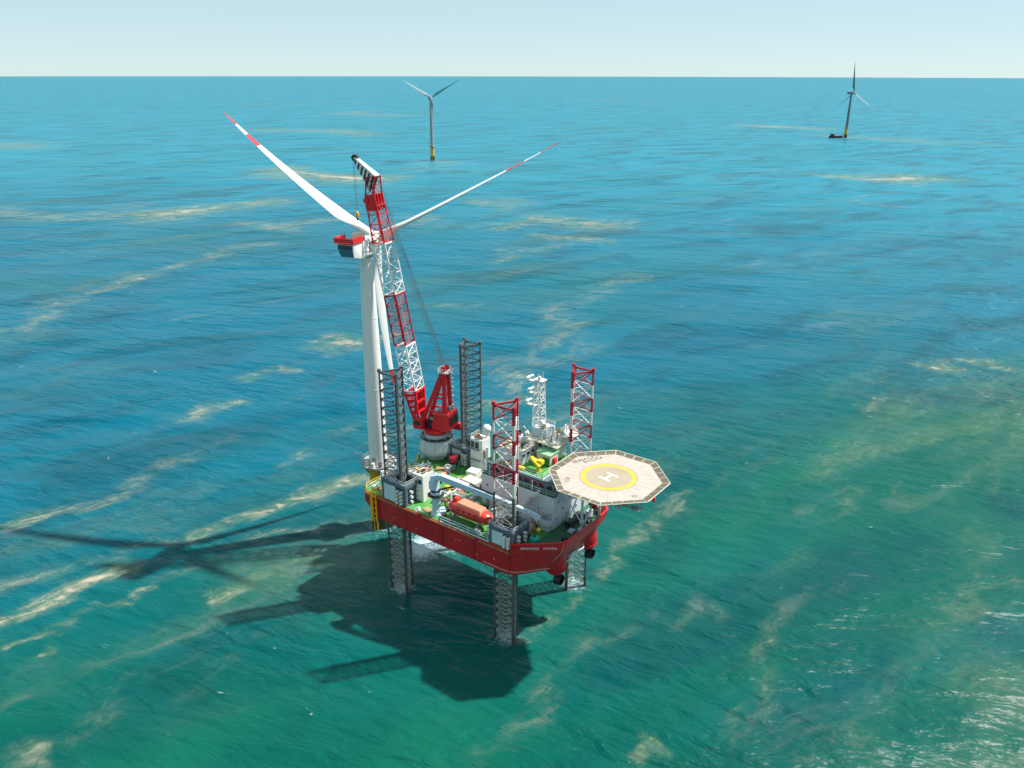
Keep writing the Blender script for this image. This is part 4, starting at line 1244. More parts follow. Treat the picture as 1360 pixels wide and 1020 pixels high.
rail_mb([(4.2 * math.cos(R(30 * k)), 4.2 * math.sin(R(30 * k)), 6.25) for k in range(12)], 1.0, True, r=.05).build('railing', 'deck_white', ped)
slew = MB().lathe([(3.2, 6.25), (3.2, 7.2), (3.0, 7.25), (.1, 7.25)], 24).build('slew_ring', 'pedestal_grey', crane, smooth=True)
tt = MB().lathe([(3.0, 7.25), (3.6, 7.9), (3.7, 8.7), (.1, 8.8)], 16).build('turntable', 'crane_red', crane)
# machinery house and winches
mh = MB()
mh.loft([[(-4.9, -2.7, 8.8), (-.2, -2.7, 8.8), (-.2, 2.7, 8.8), (-4.9, 2.7, 8.8)], [(-5.2, -2.7, 10.2), (-.2, -2.7, 10.2), (-.2, 2.7, 10.2), (-5.2, 2.7, 10.2)], [(-5.0, -2.6, 13.2), (-.8, -2.6, 13.2), (-.8, 2.6, 13.2), (-5.0, 2.6, 13.2)], [(-4.6, -2.2, 13.8), (-1.2, -2.2, 13.8), (-1.2, 2.2, 13.8), (-4.6, 2.2, 13.8)]])
mh = mh.build('machinery_house', 'crane_red', crane, bevel=.06)
for y in (-1.6, 0, 1.6):
    MB().box(-5.3, -5.15, y - .6, y + .6, 10.2, 12.6).build('louvre', 'dark', mh)
for x in (-4.2, -2.8, -1.6):
    MB().box(x, x + .9, -2.8, -2.66, 9.4, 12.2).build('door', 'nacelle_red', mh)
MB().box(-4.4, -3.2, -1.2, .2, 13.8, 14.8).box(-2.6, -1.6, .4, 1.6, 13.8, 14.5).build('roof_unit', 'grey', mh)
for x, z, r_ in ((1.0, 10.0, .95), (2.5, 9.6, .8)):
    MB().tube((x, -1.9, z), (x, 1.9, z), r_, 16).tube((x, -2.1, z), (x, -1.9, z), r_ + .35, 16).tube((x, 1.9, z), (x, 2.1, z), r_ + .35, 16).build('winch_drum', 'dark', crane, smooth=True)
cabn = MB().loft([[(1.8, 2.6, 9.0), (4.2, 2.6, 9.0), (4.2, 4.3, 9.0), (1.8, 4.3, 9.0)], [(1.8, 2.6, 10.2), (4.6, 2.6, 10.2), (4.6, 4.3, 10.2), (1.8, 4.3, 10.2)], [(1.8, 2.6, 11.6), (4.2, 2.6, 11.6), (4.2, 4.3, 11.6), (1.8, 4.3, 11.6)]]).build('operator_cab', 'crane_red', crane, bevel=.05)
MB().box(2.2, 4.0, 4.28, 4.34, 10.1, 11.3).box(4.38, 4.5, 2.9, 4.0, 10.3, 11.3).build('window', 'glass', cabn)
MB().box(-6.6, -3.2, -4.4, -2.9, 7.2, 8.0).tube((-6.4, -3.6, 8.0), (-6.4, -3.6, 9.6), .3, 8).box(-5.4, -3.6, -4.2, -3.0, 8.0, 9.0).build('power_unit', 'crane_red', crane, bevel=.05)
rail_mb([(-.2, -3.2, 8.8), (3.2, -3.2, 8.8), (4.2, -2.4, 8.8)], 1.0, r=.05).build('railing', 'deck_white', crane)
# back mast
TOPX, TOPZ = -3.0, 24.2
mb = MB()
for y in (-2.1, 2.1):
    yt = y * .42
    mb.bar((3.4, y, 8.8), (TOPX + .5, yt, TOPZ), 1.05, .7, up=(0, 1, 0), w2=.7, h2=.5)
    mb.bar((-3.6, y, 9.0), (TOPX - .3, yt, TOPZ), 1.3, .9, up=(0, 1, 0), w2=.8, h2=.6)
    for q in (.3, .55, .78):
        a = V(3.4, y, 8.8).lerp(V(TOPX + .5, yt, TOPZ), q)
        b = V(-3.6, y, 9.0).lerp(V(TOPX - .3, yt, TOPZ), q)
        mb.bar(a, b, .45)
for q in (.35, .62, .85):
    a = V(3.4, -2.1, 8.8).lerp(V(TOPX + .5, -.88, TOPZ), q)
    b = V(3.4, 2.1, 8.8).lerp(V(TOPX + .5, .88, TOPZ), q)
    mb.bar(a, b, .3)
    a = V(-3.6, -2.1, 9).lerp(V(TOPX - .3, -.88, TOPZ), q)
    b = V(-3.6, 2.1, 9).lerp(V(TOPX - .3, .88, TOPZ), q)
    mb.bar(a, b, .3)
af = mb.build('back_mast', 'crane_red', crane, bevel=.04)
MB().box(TOPX - 1.5, TOPX + 1.3, -1.6, 1.6, TOPZ, TOPZ + .2).build('mast_platform', 'white', af)
mb = MB()
for y in (-.9, -.3, .3, .9):
    mb.tube((TOPX, y - .14, TOPZ + .9), (TOPX, y + .14, TOPZ + .9), .75, 14)
mb.box(TOPX - .4, TOPX + .4, -1.3, 1.3, TOPZ + .2, TOPZ + .7)
mb.build('sheave_block', 'crane_red', af)
rail_mb([(TOPX - 1.4, -1.5, TOPZ + .2), (TOPX + 1.2, -1.5, TOPZ + .2), (TOPX + 1.2, 1.5, TOPZ + .2), (TOPX - 1.4, 1.5, TOPZ + .2)], .9, True, r=.05).build('railing', 'white', af)
mb = MB()
for z in np.arange(9, 25, 1.2):
    mb.box(-4.6, -3.9, -1.9, -1.1, z, z + .08)
mb.tube((-4.6, -1.9, 9), (-4.3, -1.0, 25.5), .06, 5).tube((-4.6, -1.1, 9), (-4.3, -.6, 25.5), .06, 5)
mb.build('mast_ladder', 'deck_white', af)
# boom
BF, BH = V(4.6, 0, 9.2), V(15.3, 0, 68.0)
bd = (BH - BF).normalized()
bn = V(-bd.z, 0, bd.x)           # towards the back mast
def bframe(q, w, d):
    c = BF.lerp(BH, q)
    return [c + V(0, -w / 2, 0) - bn * (d / 2), c + V(0, w / 2, 0) - bn * (d / 2), c + V(0, w / 2, 0) + bn * (d / 2), c + V(0, -w / 2, 0) + bn * (d / 2)]
W, D = 4.3, 3.3
mb = MB()                        # plated foot with lightening holes left as frames
f0, f1 = bframe(0.0, 3.6, .9), bframe(.15, W, D)
for sgn in (0, 1):
    a0, a3 = (f0[0], f0[3]) if sgn == 0 else (f0[1], f0[2])
    b0, b3 = (f1[0], f1[3]) if sgn == 0 else (f1[1], f1[2])
    y = V(0, .12, 0)
    for (p, q) in ((a0, b0), (a3, b3)):
        mb.bar(p, q, .55, .5, up=(0, 1, 0))
    for fq in (.18, .36, .54, .72, .9):
        mb.bar(a0.lerp(b0, fq), a3.lerp(b3, fq), .7, .35, up=(0, 1, 0))
    mb.bar(a0.lerp(b0, .1), a3.lerp(b3, .95), .4, .3, up=(0, 1, 0))
for fq in (.35, .65, .97):
    mb.bar(f0[0].lerp(f1[0], fq), f0[1].lerp(f1[1], fq), .7, .3)
    mb.bar(f0[3].lerp(f1[3], fq), f0[2].lerp(f1[2], fq), .7, .3)
mb.bar(f0[0].lerp(f1[0], .4), f0[1].lerp(f1[1], .97), .3).bar(f0[1].lerp(f1[1], .4), f0[0].lerp(f1[0], .97), .3)
mb.add([f0[0], f0[3], f1[3], f1[0]], [(0, 1, 2, 3)])
mb.tube(f0[0] - V(0, .3, 0), f0[1] + V(0, .3, 0), .5, 10)
boom = mb.build('boom', 'crane_red', crane)
tag(boom, 'long lattice boom in red and white sections')
for q0, q1, m_ in ((.15, .355, 'boom_white'), (.355, .575, 'leg_red'), (.575, .79, 'boom_white'), (.79, .945, 'crane_red')):
    w1 = W if q1 < .9 else 3.5
    mb = lat(MB(), bframe(q0 + .002, W, D), bframe(q1 - .002, w1, D if q1 < .9 else 2.8), 5 if q1 - q0 > .18 else 4, .21, .105)
    mb.build('boom_section', m_, boom)
    f = bframe(q1 - .004, w1, D if q1 < .9 else 2.8)
    mb = MB()
    for k in range(4): mb.bar(f[k], f[(k + 1) % 4], .3)
    mb.build('boom_joint', m_, boom)
mb = MB()                        # boom walkway up the middle
for q in np.arange(.16, .93, .006):
    c = BF.lerp(BH, q) + bn * (D / 2 - .25)
    mb.box(c.x - .05, c.x + .05, -.35, .35, c.z - .04, c.z + .04)
mb.tube(BF.lerp(BH, .16) + bn * (D / 2 - .25) + V(0, .38, 0), BF.lerp(BH, .93) + bn * (D / 2 - .25) + V(0, .38, 0), .05, 4)
mb.tube(BF.lerp(BH, .16) + bn * (D / 2 - .25) - V(0, .38, 0), BF.lerp(BH, .93) + bn * (D / 2 - .25) - V(0, .38, 0), .05, 4)
mb.build('boom_ladder', 'grey', boom)
# head: sheave box, neck and striped fly jib
hb = BF.lerp(BH, .955)
mb = MB()
for y in (-1.75, -.6, .6, 1.75):
    mb.add(*(lambda m: (m.v, m.f))(MB().bar(hb - bd * 1.9 + V(0, y, 0), hb + bd * 1.9 + V(0, y, 0), 2.9, .22, up=(0, 1, 0))))
mb.tube(hb + V(-.9, -2.1, -1), hb + V(-.9, 2.1, -1), .5, 12).tube(hb + V(1.3, -2.1, .4), hb + V(1.3, 2.1, .4), .75, 14)
mb.box(hb.x - 1.2, hb.x + 1.5, -1.8, 1.8, hb.z - 1.9, hb.z - 1.5)
head = mb.build('boom_head', 'crane_red', crane)
MB().box(hb.x + 1.3, hb.x + 1.8, -1.6, 1.6, hb.z - 1.8, hb.z + .6).build('sheave_guard', 'leg_red', head, bevel=.05)
J0 = V(14.0, 0, 71.4)
J1 = V(19.8, 0, 75.4)
fa = bframe(.985, 3.3, 2.6)
fb = [V(16.2, -1.2, 71.2), V(16.2, 1.2, 71.2), V(13.8, 1.2, 71.5), V(13.8, -1.2, 71.5)]
lat(MB(), fa, fb, 2, .19, .11).build('jib_neck', 'leg_red', head)
mb = MB()
for y in (-.85, .85):
    mb.bar(J0 + V(0, y, .15), J1 + V(0, y * .45, .15), .4, .5, w2=.36, h2=.4)
for q in (0.0, .2, .4, .6, .8, 1.0):
    c = J0.lerp(J1, q) + V(0, 0, .15)
    w = .85 * (1 - .55 * q)
    mb.bar(c - V(0, w, 0), c + V(0, w, 0), .3)
mb.add([J0 + V(0, -.8, .42), J0 + V(0, .8, .42), J1 + V(0, .45, .35), J1 + V(0, -.45, .35)], [(0, 1, 2, 3)])
jib = mb.build('fly_jib', 'white', crane)
tag(jib, 'short fly jib with black and white stripes')
NS = 11
for y in (-.8, .8):
    for k in range(NS):
        q0, q1 = .03 + k * .94 / NS, .03 + (k + 1) * .94 / NS
        a, b = J0.lerp(J1, q0), J0.lerp(J1, q1)
        yy0, yy1 = y * (1 - .55 * q0), y * (1 - .55 * q1)
        d0, d1 = 3.3 * (1 - q0) ** .8 + .5, 3.3 * (1 - q1) ** .8 + .5
        e = V(0, .08 if y > 0 else -.08, 0)
        down = V(.32, 0, -.95)
        P_ = [a + V(0, yy0, -.1), b + V(0, yy1, -.1), b + V(0, yy1, -.1) + down * d1, a + V(0, yy0, -.1) + down * d0]
        mb = MB().add(P_ + [p + e for p in P_], [(0, 1, 2, 3), (4, 5, 6, 7), (0, 1, 5, 4), (1, 2, 6, 5), (2, 3, 7, 6), (3, 0, 4, 7)])
        mb.build('jib_stripe', 'black' if k % 2 == 0 else 'white', jib)
MB().tube(J1 + V(0, -.5, .1), J1 + V(0, .5, .1), .75, 14).bar(J1 + V(-.6, 0, .5), J1 + V(.7, 0, -.2), .9, .9).build('jib_sheave', 'black', jib)
# hoist rope and hook block
HKZ = J1.z - 13.6
mb = MB()
for y in (-.28, .28):
    mb.tube(J1 + V(.5, y, 0), V(J1.x + .5, y, HKZ + 1.0), .04, 5)
mb.build('hoist_rope', 'wire', crane)
hk = MB().lathe([(.1, .9), (.36, .75), (.48, .3), (.46, -.15), (.24, -.6), (.1, -.75)], 10, (J1.x + .5, 0, HKZ)).build('hook_block', 'yellow', crane, smooth=True)
MB().lathe([(.26, -.65), (.24, -1.1), (.08, -1.4)], 8, (J1.x + .5, 0, HKZ)).build('hook', 'black', hk)
ropes = MB()
for k in range(5):
    y = -1.2 + k * .6
    ropes.tube((TOPX, y, TOPZ + 1.0), (hb.x - 1.6, y * 1.15, hb.z + .3), .045, 4)
for k in range(3):
    y = -.5 + k * .5
    ropes.tube((1.2, y, 10.6), (TOPX + .3, y, TOPZ + .8), .035, 4)
    ropes.tube((TOPX, y * .6, TOPZ + 1.5), (J0.x - .2, y, J0.z), .035, 4)
ropes.build('luffing_rope', 'wire', crane)

# ------------------------------------------------------------------ things standing on the deck
# knuckle boom crane along the starboard side
kc = ship_thing('deck_crane', 'shade-tinted white knuckle boom crane laid along the starboard rail above the orange lifeboat', 'crane', -4.3, -13.0, ZD + .06)
MB().lathe([(1.25, 0), (1.15, .4), (.95, .6), (.95, 5.2), (1.3, 5.4), (1.3, 6.0), (.1, 6.0)], 16).build('post', 'shaded_white', kc, smooth=True)
MB().lathe([(1.15, 6.0), (1.15, 6.4), (.1, 6.4)], 16).ring(1.0, 1.9, 5.0, 5.15, 20).build('slew_ring', 'dark', kc)
MB().bar((-.1, 0, 6.3), (-.2, 0, 9.2), 1.6, 1.5, up=(1, 0, 0)).box(-1.2, .2, -1.0, -.7, 6.4, 8.6).build('turret', 'shaded_white', kc, bevel=.06)
MB().bar((-1.0, 0, 8.9), (1.6, .2, 10.0), 1.1, 1.2).bar((1.5, .2, 9.9), (13.0, 1.9, 8.6), 1.25, 1.5, w2=1.1, h2=1.3).build('inner_boom', 'shaded_white', kc, bevel=.05)
MB().bar((12.6, 1.85, 8.65), (25.4, 3.8, 6.7), .95, 1.15, w2=.8, h2=.9).bar((25.0, 3.75, 6.7), (25.9, 3.9, 6.0), .9, 1.2).build('outer_boom', 'shaded_white', kc, bevel=.05)
MB().tube((1.0, .15, 6.6), (5.6, .8, 8.7), .22, 10).tube((9.0, 1.3, 10.1), (15.0, 2.2, 9.1), .2, 10).build('lift_ram', 'dark', kc)
MB().tube((25.8, 3.9, 6.1), (25.8, 3.9, 3.9), .04, 4).sphere((25.8, 3.9, 3.4), .45, 10, 6).build('hook_block', 'bright_yellow', kc)
mb = MB()
mb.bar((16.8, 2.45, 7.2), (16.2, 1.2, .1), .26).bar((16.8, 2.45, 7.2), (17.6, 3.8, .1), .26).bar((16.8, 1.9, 7.2), (16.8, 3.0, 7.2), .35)
mb.build('boom_rest', 'white', kc)

# lifeboat
lb = ship_thing('lifeboat', 'enclosed orange lifeboat on its cradle at the starboard rail', 'lifeboat', 4.3, -11.3, ZD + 1.5)
def lb_ring(x, hw, zb, zt, flat):
    n_ = 14
    pts = []
    for k in range(n_):
        a = 2 * math.pi * k / n_ + math.pi / n_
        cx, cz = math.cos(a), math.sin(a)
        cx = math.copysign(abs(cx) ** .62, cx); cz = math.copysign(abs(cz) ** .72, cz)
        zc = (zb + zt) / 2
        pts.append((x, hw * cx, zc + (zt - zb) / 2 * cz))
    return pts
stn = [(-5.9, .3, .9, 1.8), (-5.6, 1.05, .45, 2.3), (-4.6, 1.6, .12, 2.85), (-3.2, 1.85, 0, 3.05), (0, 1.95, -.05, 3.0), (3.0, 1.85, 0, 2.9), (4.6, 1.45, .2, 2.6), (5.5, .85, .6, 2.2), (6.0, .15, 1.1, 1.75)]
body = MB().loft([lb_ring(*s_, 0) for s_ in stn]).build('boat_hull', 'orange', lb, smooth=True)
MB().loft([[(-2.9, -1.65, 2.2), (4.2, -1.5, 2.1), (4.2, 1.5, 2.1), (-2.9, 1.65, 2.2)], [(-2.7, -1.25, 3.45), (3.7, -1.1, 3.25), (3.7, 1.1, 3.25), (-2.7, 1.25, 3.45)]]).build('canopy', 'orange_pale', lb, bevel=.12)
MB().loft([[(-4.7, -.75, 2.7), (-3.2, -.75, 2.9), (-3.2, .75, 2.9), (-4.7, .75, 2.7)], [(-4.3, -.55, 3.75), (-3.3, -.6, 3.8), (-3.3, .6, 3.8), (-4.3, .55, 3.75)]]).build('steering_dome', 'orange', lb, bevel=.1)
for k, x in enumerate((-2.2, -.6, 1.0, 2.6)):
    MB().box(x, x + .7, -1.93, -1.80, 1.9, 2.25).build('porthole', 'glass', lb)
mb = MB()
for y in (-1.97, 1.97):
    mb.bar((-4.2, y * .95, 1.25), (4.2, y * .95, 1.25), .12, .2)
mb.build('fender_strip', 'dark', lb)
mb = MB()
for x in (-3.6, 3.4):
    mb.bar((x, -1.9, -1.45), (x, -1.3, .4), .3).bar((x, 1.9, -1.45), (x, 1.3, .4), .3).bar((x, -1.9, -.3), (x, 1.9, -.3), .3)
mb.build('cradle', 'grey', lb)
mb = MB()
for x in (-6.6, 6.6):
    mb.bar((x, 1.6, -1.45), (x, 1.0, 4.0), .35).bar((x, 1.0, 4.0), (x * .93, -.8, 4.2), .35)
mb.build('davit', 'white', lb)

# tall white deck cabin
cb = ship_thing('deck_cabin', 'tall white deck cabin beside the starboard stern leg, scrap piled on its roof', 'cabin', -12.0, -8.0, ZD + .06)
MB().box(-1.7, 1.7, -2.9, 1.0, 0, 6.8).build('wall', 'white', cb, bevel=.08)
MB().box(-1.5, -.4, -2.98, -2.86, 4.6, 5.7).box(.3, 1.3, -2.98, -2.86, 4.6, 5.7).build('window', 'glass_blue', cb)
MB().box(1.66, 1.78, -1.4, -.4, .1, 2.2).build('door', 'cream', cb)
MB().box(1.66, 1.76, -.2, .7, .4, 3.0).build('rust_panel', 'cream', cb)
rail_mb([(-1.6, -2.8, 6.8), (1.6, -2.8, 6.8), (1.6, .9, 6.8), (-1.6, .9, 6.8)], 1.0, True, r=.05).build('railing', 'cream', cb)
for k in range(9):
    x, y = rnd.uniform(-1.2, .7), rnd.uniform(-2.4, -.2)
    MB().box(x, x + rnd.uniform(.4, .9), y, y + rnd.uniform(.4, 1.1), 6.82 + .002 * k, 6.82 + rnd.uniform(.3, .9)).build('roof_scrap', rnd.choice(('rust', 'tan_wood', 'orange_pale', 'dark')), cb)

# white control tower with radome
ct = ship_thing('control_tower', 'white box tower with dark windows and a round white radome by the stern', 'tower', -10.6, 11.2, ZD + .06)
MB().box(-2.3, 1.6, -1.6, 1.7, 0, 8.6).build('wall', 'white', ct, bevel=.08)
for x in (-1.5, -.1):
    MB().box(x - .55, x + .55, -1.68, -1.56, 6.2, 7.9).build('window', 'glass_blue', ct)
MB().box(1.56, 1.68, -.9, .5, 3.4, 5.6).build('side_door', 'tan_wood', ct)
MB().box(-2.7, -2.31, -1.4, 1.4, 0, 4.4).build('cable_trunk', 'grey', ct)
MB().box(1.62, 2.5, -1.0, .8, 0, 2.6).tube((2.2, -.4, 2.6), (2.2, -.4, 6.8), .35, 10).build('vent_stack', 'deck_white', ct)
rail_mb([(-2.2, -1.5, 8.6), (1.5, -1.5, 8.6), (1.5, 1.6, 8.6), (-2.2, 1.6, 8.6)], 1.0, True, r=.05).build('railing', 'cream', ct)
MB().box(-1.6, -.4, -.8, .2, 8.61, 9.3).box(-.2, .6, -.9, .0, 8.61, 9.0).build('roof_unit', 'rust', ct)
rd = MB().tube((1.0, 1.0, 8.6), (1.0, 1.0, 10.0), .35, 10).build('radome_post', 'white', ct)
MB().sphere((1.0, 1.0, 11.0), 1.15, 20, 12).build('radome', 'white', ct, smooth=True)
mb = MB()
for z in (2.9, 5.9):
    mb.box(-2.3, 1.6, -2.3, -1.62, z, z + .1)
mb.build('gallery', 'grey', ct)

# loose gear
def crate(label, s, t, z, sx, sy, sz, mat, rz=0.0, group=None, lid=None, name='equipment_box', cat='box', ribs=True):
    o = ship_thing(name, label, cat, s, t, z, R(rz), group)
    MB().box(-sx / 2, sx / 2, -sy / 2, sy / 2, 0, sz).build('body', mat, o, bevel=.05)
    if lid:
        MB().box(-sx / 2 - .08, sx / 2 + .08, -sy / 2 - .08, sy / 2 + .08, sz + .003, sz + .18).build('lid', lid, o, bevel=.03)
    if ribs:
        mb = MB()
        for x in (-sx / 2, -sx / 6, sx / 6, sx / 2):
            mb.box(x - .06, x + .06, -sy / 2 - .05, -sy / 2 - .002, .05, sz - .05)
        for y in (-sy / 3, 0, sy / 3):
            mb.box(sx / 2 + .002, sx / 2 + .05, y - .06, y + .06, .05, sz - .05)
        mb.build('rib', mat, o)
    return o
crate('white box with dark hatch in the middle of the deck by the grey accommodation wall', -8.4, 5.4, ZD + .06, 2.8, 2.4, 2.3, 'white', 8, lid='white')
crate('large white cargo box between the control tower and the pale crane boom', -6.0, 2.0, ZD + .06, 4.4, 2.8, 1.9, 'white', -4, lid='cream')
crate('low white basket beside the lifeboat stern', -3.6, -4.6, ZD + .06, 1.8, 1.5, 1.5, 'white', 12)
crate('cream skid next to the white deck cabin', -7.4, -6.8, ZD + .06, 1.7, 1.3, 1.1, 'cream', 30)
crate('blue chest on the green deck near the accommodation block', -2.6, 1.0, ZD + .06, 2.2, 1.0, .9, 'glass_blue', 0)
crate('yellow and green pallet cage near the accommodation wall', -2.8, 3.6, ZD + .06, 1.8, 1.4, 1.5, 'yellow', 5, lid='door_green')
crate('white cabinet standing by the bow leg of the starboard side', 11.2, -12.2, ZD + .06, 1.5, 1.2, 2.2, 'white', 0)
crate('small grey winch box under the lifeboat', 8.6, -14.0, ZD + .06, 1.2, .8, 1.0, 'grey', 0)
crate('brown skip of scrap forward of the lifeboat', 8.4, -8.2, ZD + .06, 6.2, 1.6, 1.6, 'rust', 0, lid=None)
# hose reel
hr_ = ship_thing('hose_reel', 'dark red drum reel on the green deck at the foot of the crane pedestal', 'reel', -17.0, 8.2, ZD + .06, R(20))
MB().tube((-1.0, 0, 1.7), (1.0, 0, 1.7), 1.25, 20).build('drum', 'leg_red', hr_, smooth=True)
for x in (-1.1, 1.1):
    MB().tube((x - .1, 0, 1.7), (x + .1, 0, 1.7), 1.65, 24).build('flange', 'dark', hr_)
    MB().bar((x * 1.2, -1.2, 0), (x * 1.2, 0, 1.7), .25).bar((x * 1.2, 1.2, 0), (x * 1.2, 0, 1.7), .25).build('stand', 'grey', hr_)
# teal tank
tk = ship_thing('tank', 'bright teal tank on the fore deck behind the red bulwark', 'tank', 20.6, -9.2, ZD + .09)
MB().lathe([(.1, 0), (1.1, 0), (1.15, .5), (1.1, 1.1), (.8, 1.35), (.1, 1.4)], 18).build('shell', 'teal', tk, smooth=True)
MB().lathe([(.3, 1.38), (.3, 1.6), (.05, 1.62)], 10).build('cap', 'dark', tk)
# green roofed hut on the upper deck
gh = ship_thing('machinery_hut', 'pale hut with a mint green roof and green door on the upper deck', 'hut', 13.2, 5.9, 35.93)
MB().box(-1.9, 1.9, -1.5, 1.6, 0, 2.7).build('wall', 'cream', gh, bevel=.05)
MB().loft([[(-2.1, -1.7, 2.71), (2.1, -1.7, 2.71), (2.1, 1.8, 2.71), (-2.1, 1.8, 2.71)], [(-2.1, -1.7, 2.85), (2.1, -1.7, 2.85), (2.1, 1.8, 3.15), (-2.1, 1.8, 3.15)]]).build('roof', 'roof_green', gh)
MB().box(-.1, 1.6, -1.62, -1.46, .1, 2.1).build('door', 'door_green', gh)
MB().box(1.9, 2.5, -.6, .4, 0, 1.9).build('fire_cabinet', 'nacelle_red', gh, bevel=.04)
# yellow davit crane folded on the upper deck
yc = ship_thing('davit_crane', 'folded yellow davit crane at the edge of the upper deck', 'crane', 14.0, 1.4, 35.93)
MB().lathe([(.7, 0), (.6, .3), (.5, .5), (.5, 1.6), (.1, 1.7)], 12).build('post', 'yellow', yc, smooth=True)
MB().bar((.6, .2, 1.6), (-2.6, .6, 2.3), .8, .8).bar((-2.6, .6, 2.3), (.9, -.9, 1.5), .7, .7).build('arm', 'bright_yellow', yc, bevel=.08)
MB().box(-.5, .9, -.2, 1.0, 1.6, 2.6).build('winch_house', 'bright_yellow', yc, bevel=.1)
MB().tube((-.2, -.4, 1.1), (-2.0, .2, 2.0), .18, 8).build('ram', 'rust', yc)
crate('flat stack of orange beams beside the folded yellow crane', 8.6, -.1, 35.93, 5.2, 1.0, .45, 'yellow', 3, ribs=False, name='beam_stack', cat='beams')
crate('grey life raft canister rack at the aft end of the upper deck', 2.0, 4.4, 35.93, 1.5, 3.0, 1.3, 'shaded_white', 0, lid='dark', name='raft_rack', cat='rack')
# orange rescue boat behind the control tower
rb = ship_thing('rescue_boat', 'small orange rescue boat hung at the port rail beyond the banded leg', 'boat', 0.6, 13.6, ZD + 5.2)
MB().loft([[(x, w * c, .1 + h * d) for c, d in ((-1, .9), (-.8, .2), (0, 0), (.8, .2), (1, .9))] for x, w, h in ((-2.2, .7, 1.0), (-1, 1.0, 1.0), (.8, 1.0, 1.0), (2.2, .2, 1.1))]).build('boat_hull', 'orange', rb, smooth=True)
MB().box(-1.2, .8, -.6, .6, .8, 1.4).build('console', 'orange_pale', rb, bevel=.05)
MB().bar((-1.6, 1.4, -5.1), (-1.6, 1.3, 2.6), .3).bar((-1.6, 1.3, 2.6), (-1.4, -.1, 2.8), .3).bar((1.6, 1.4, -5.1), (1.6, 1.3, 2.6), .3).bar((1.6, 1.3, 2.6), (1.4, -.1, 2.8), .3).build('davit', 'white', rb)

# ------------------------------------------------------------------ wind turbines
def blade_mesh(L, chord_dir_deg, red_bands, prebend, part, nseg=40):
    """blade along +z of its own frame; x = wind axis, y = in the rotor plane. part = 'white' or index of a red band"""
    rows = []
    for i in range(nseg + 1):
        f = i / nseg
        rows.append(f)
    cuts = sorted(set(rows + [b for r_ in red_bands for b in r_]))
    def sect(f):
        if f < .04: ch, th = 2.3, 2.3
        elif f < .2:
            q = (f - .04) / .16; q = q * q * (3 - 2 * q)
            ch, th = 2.3 + q * 2.3, 2.3 - q * .85
        else:
            q = (f - .2) / .8
            ch = 4.6 * ((1 - q) ** .9 * .89 + .11 * (1 - q * .2))
            th = max(.22, 1.45 * (1 - q) ** 1.2)
        if f > .97: ch *= max(.25, 1 - (f - .97) / .03 * .75)
        tw = R(chord_dir_deg + 12 * (1 - f) ** 2)
        z = f * L
        xb = prebend * f * f
        pts = []
        n_ = 14
        for k in range(n_):
            a = 2 * math.pi * k / n_
            cx, cy = math.cos(a), math.sin(a)
            shape = min(1, max(0, (f - .04) / .14))
            u = cx * ch / 2 - shape * ch * .18
            v = cy * th / 2 * (1 - shape * .55 * (1 - cx) / 2)
            u2, v2 = u * math.cos(tw) - v * math.sin(tw), u * math.sin(tw) + v * math.cos(tw)
            pts.append((u2 + xb, v2, z))
        return pts
    mb = MB()
    if part == 'white':
        segs = []
        prev = 0.0
        for a, b in red_bands:
            segs.append((prev, a)); prev = b
        if prev < 1: segs.append((prev, 1.0))
        for a, b in segs:
            fs_ = [c for c in cuts if a - 1e-9 <= c <= b + 1e-9]
            mb.loft([sect(c) for c in fs_])
    else:
        a, b = red_bands[part]
        mb.loft([sect(c) for c in cuts if a - 1e-9 <= c <= b + 1e-9])
    return mb

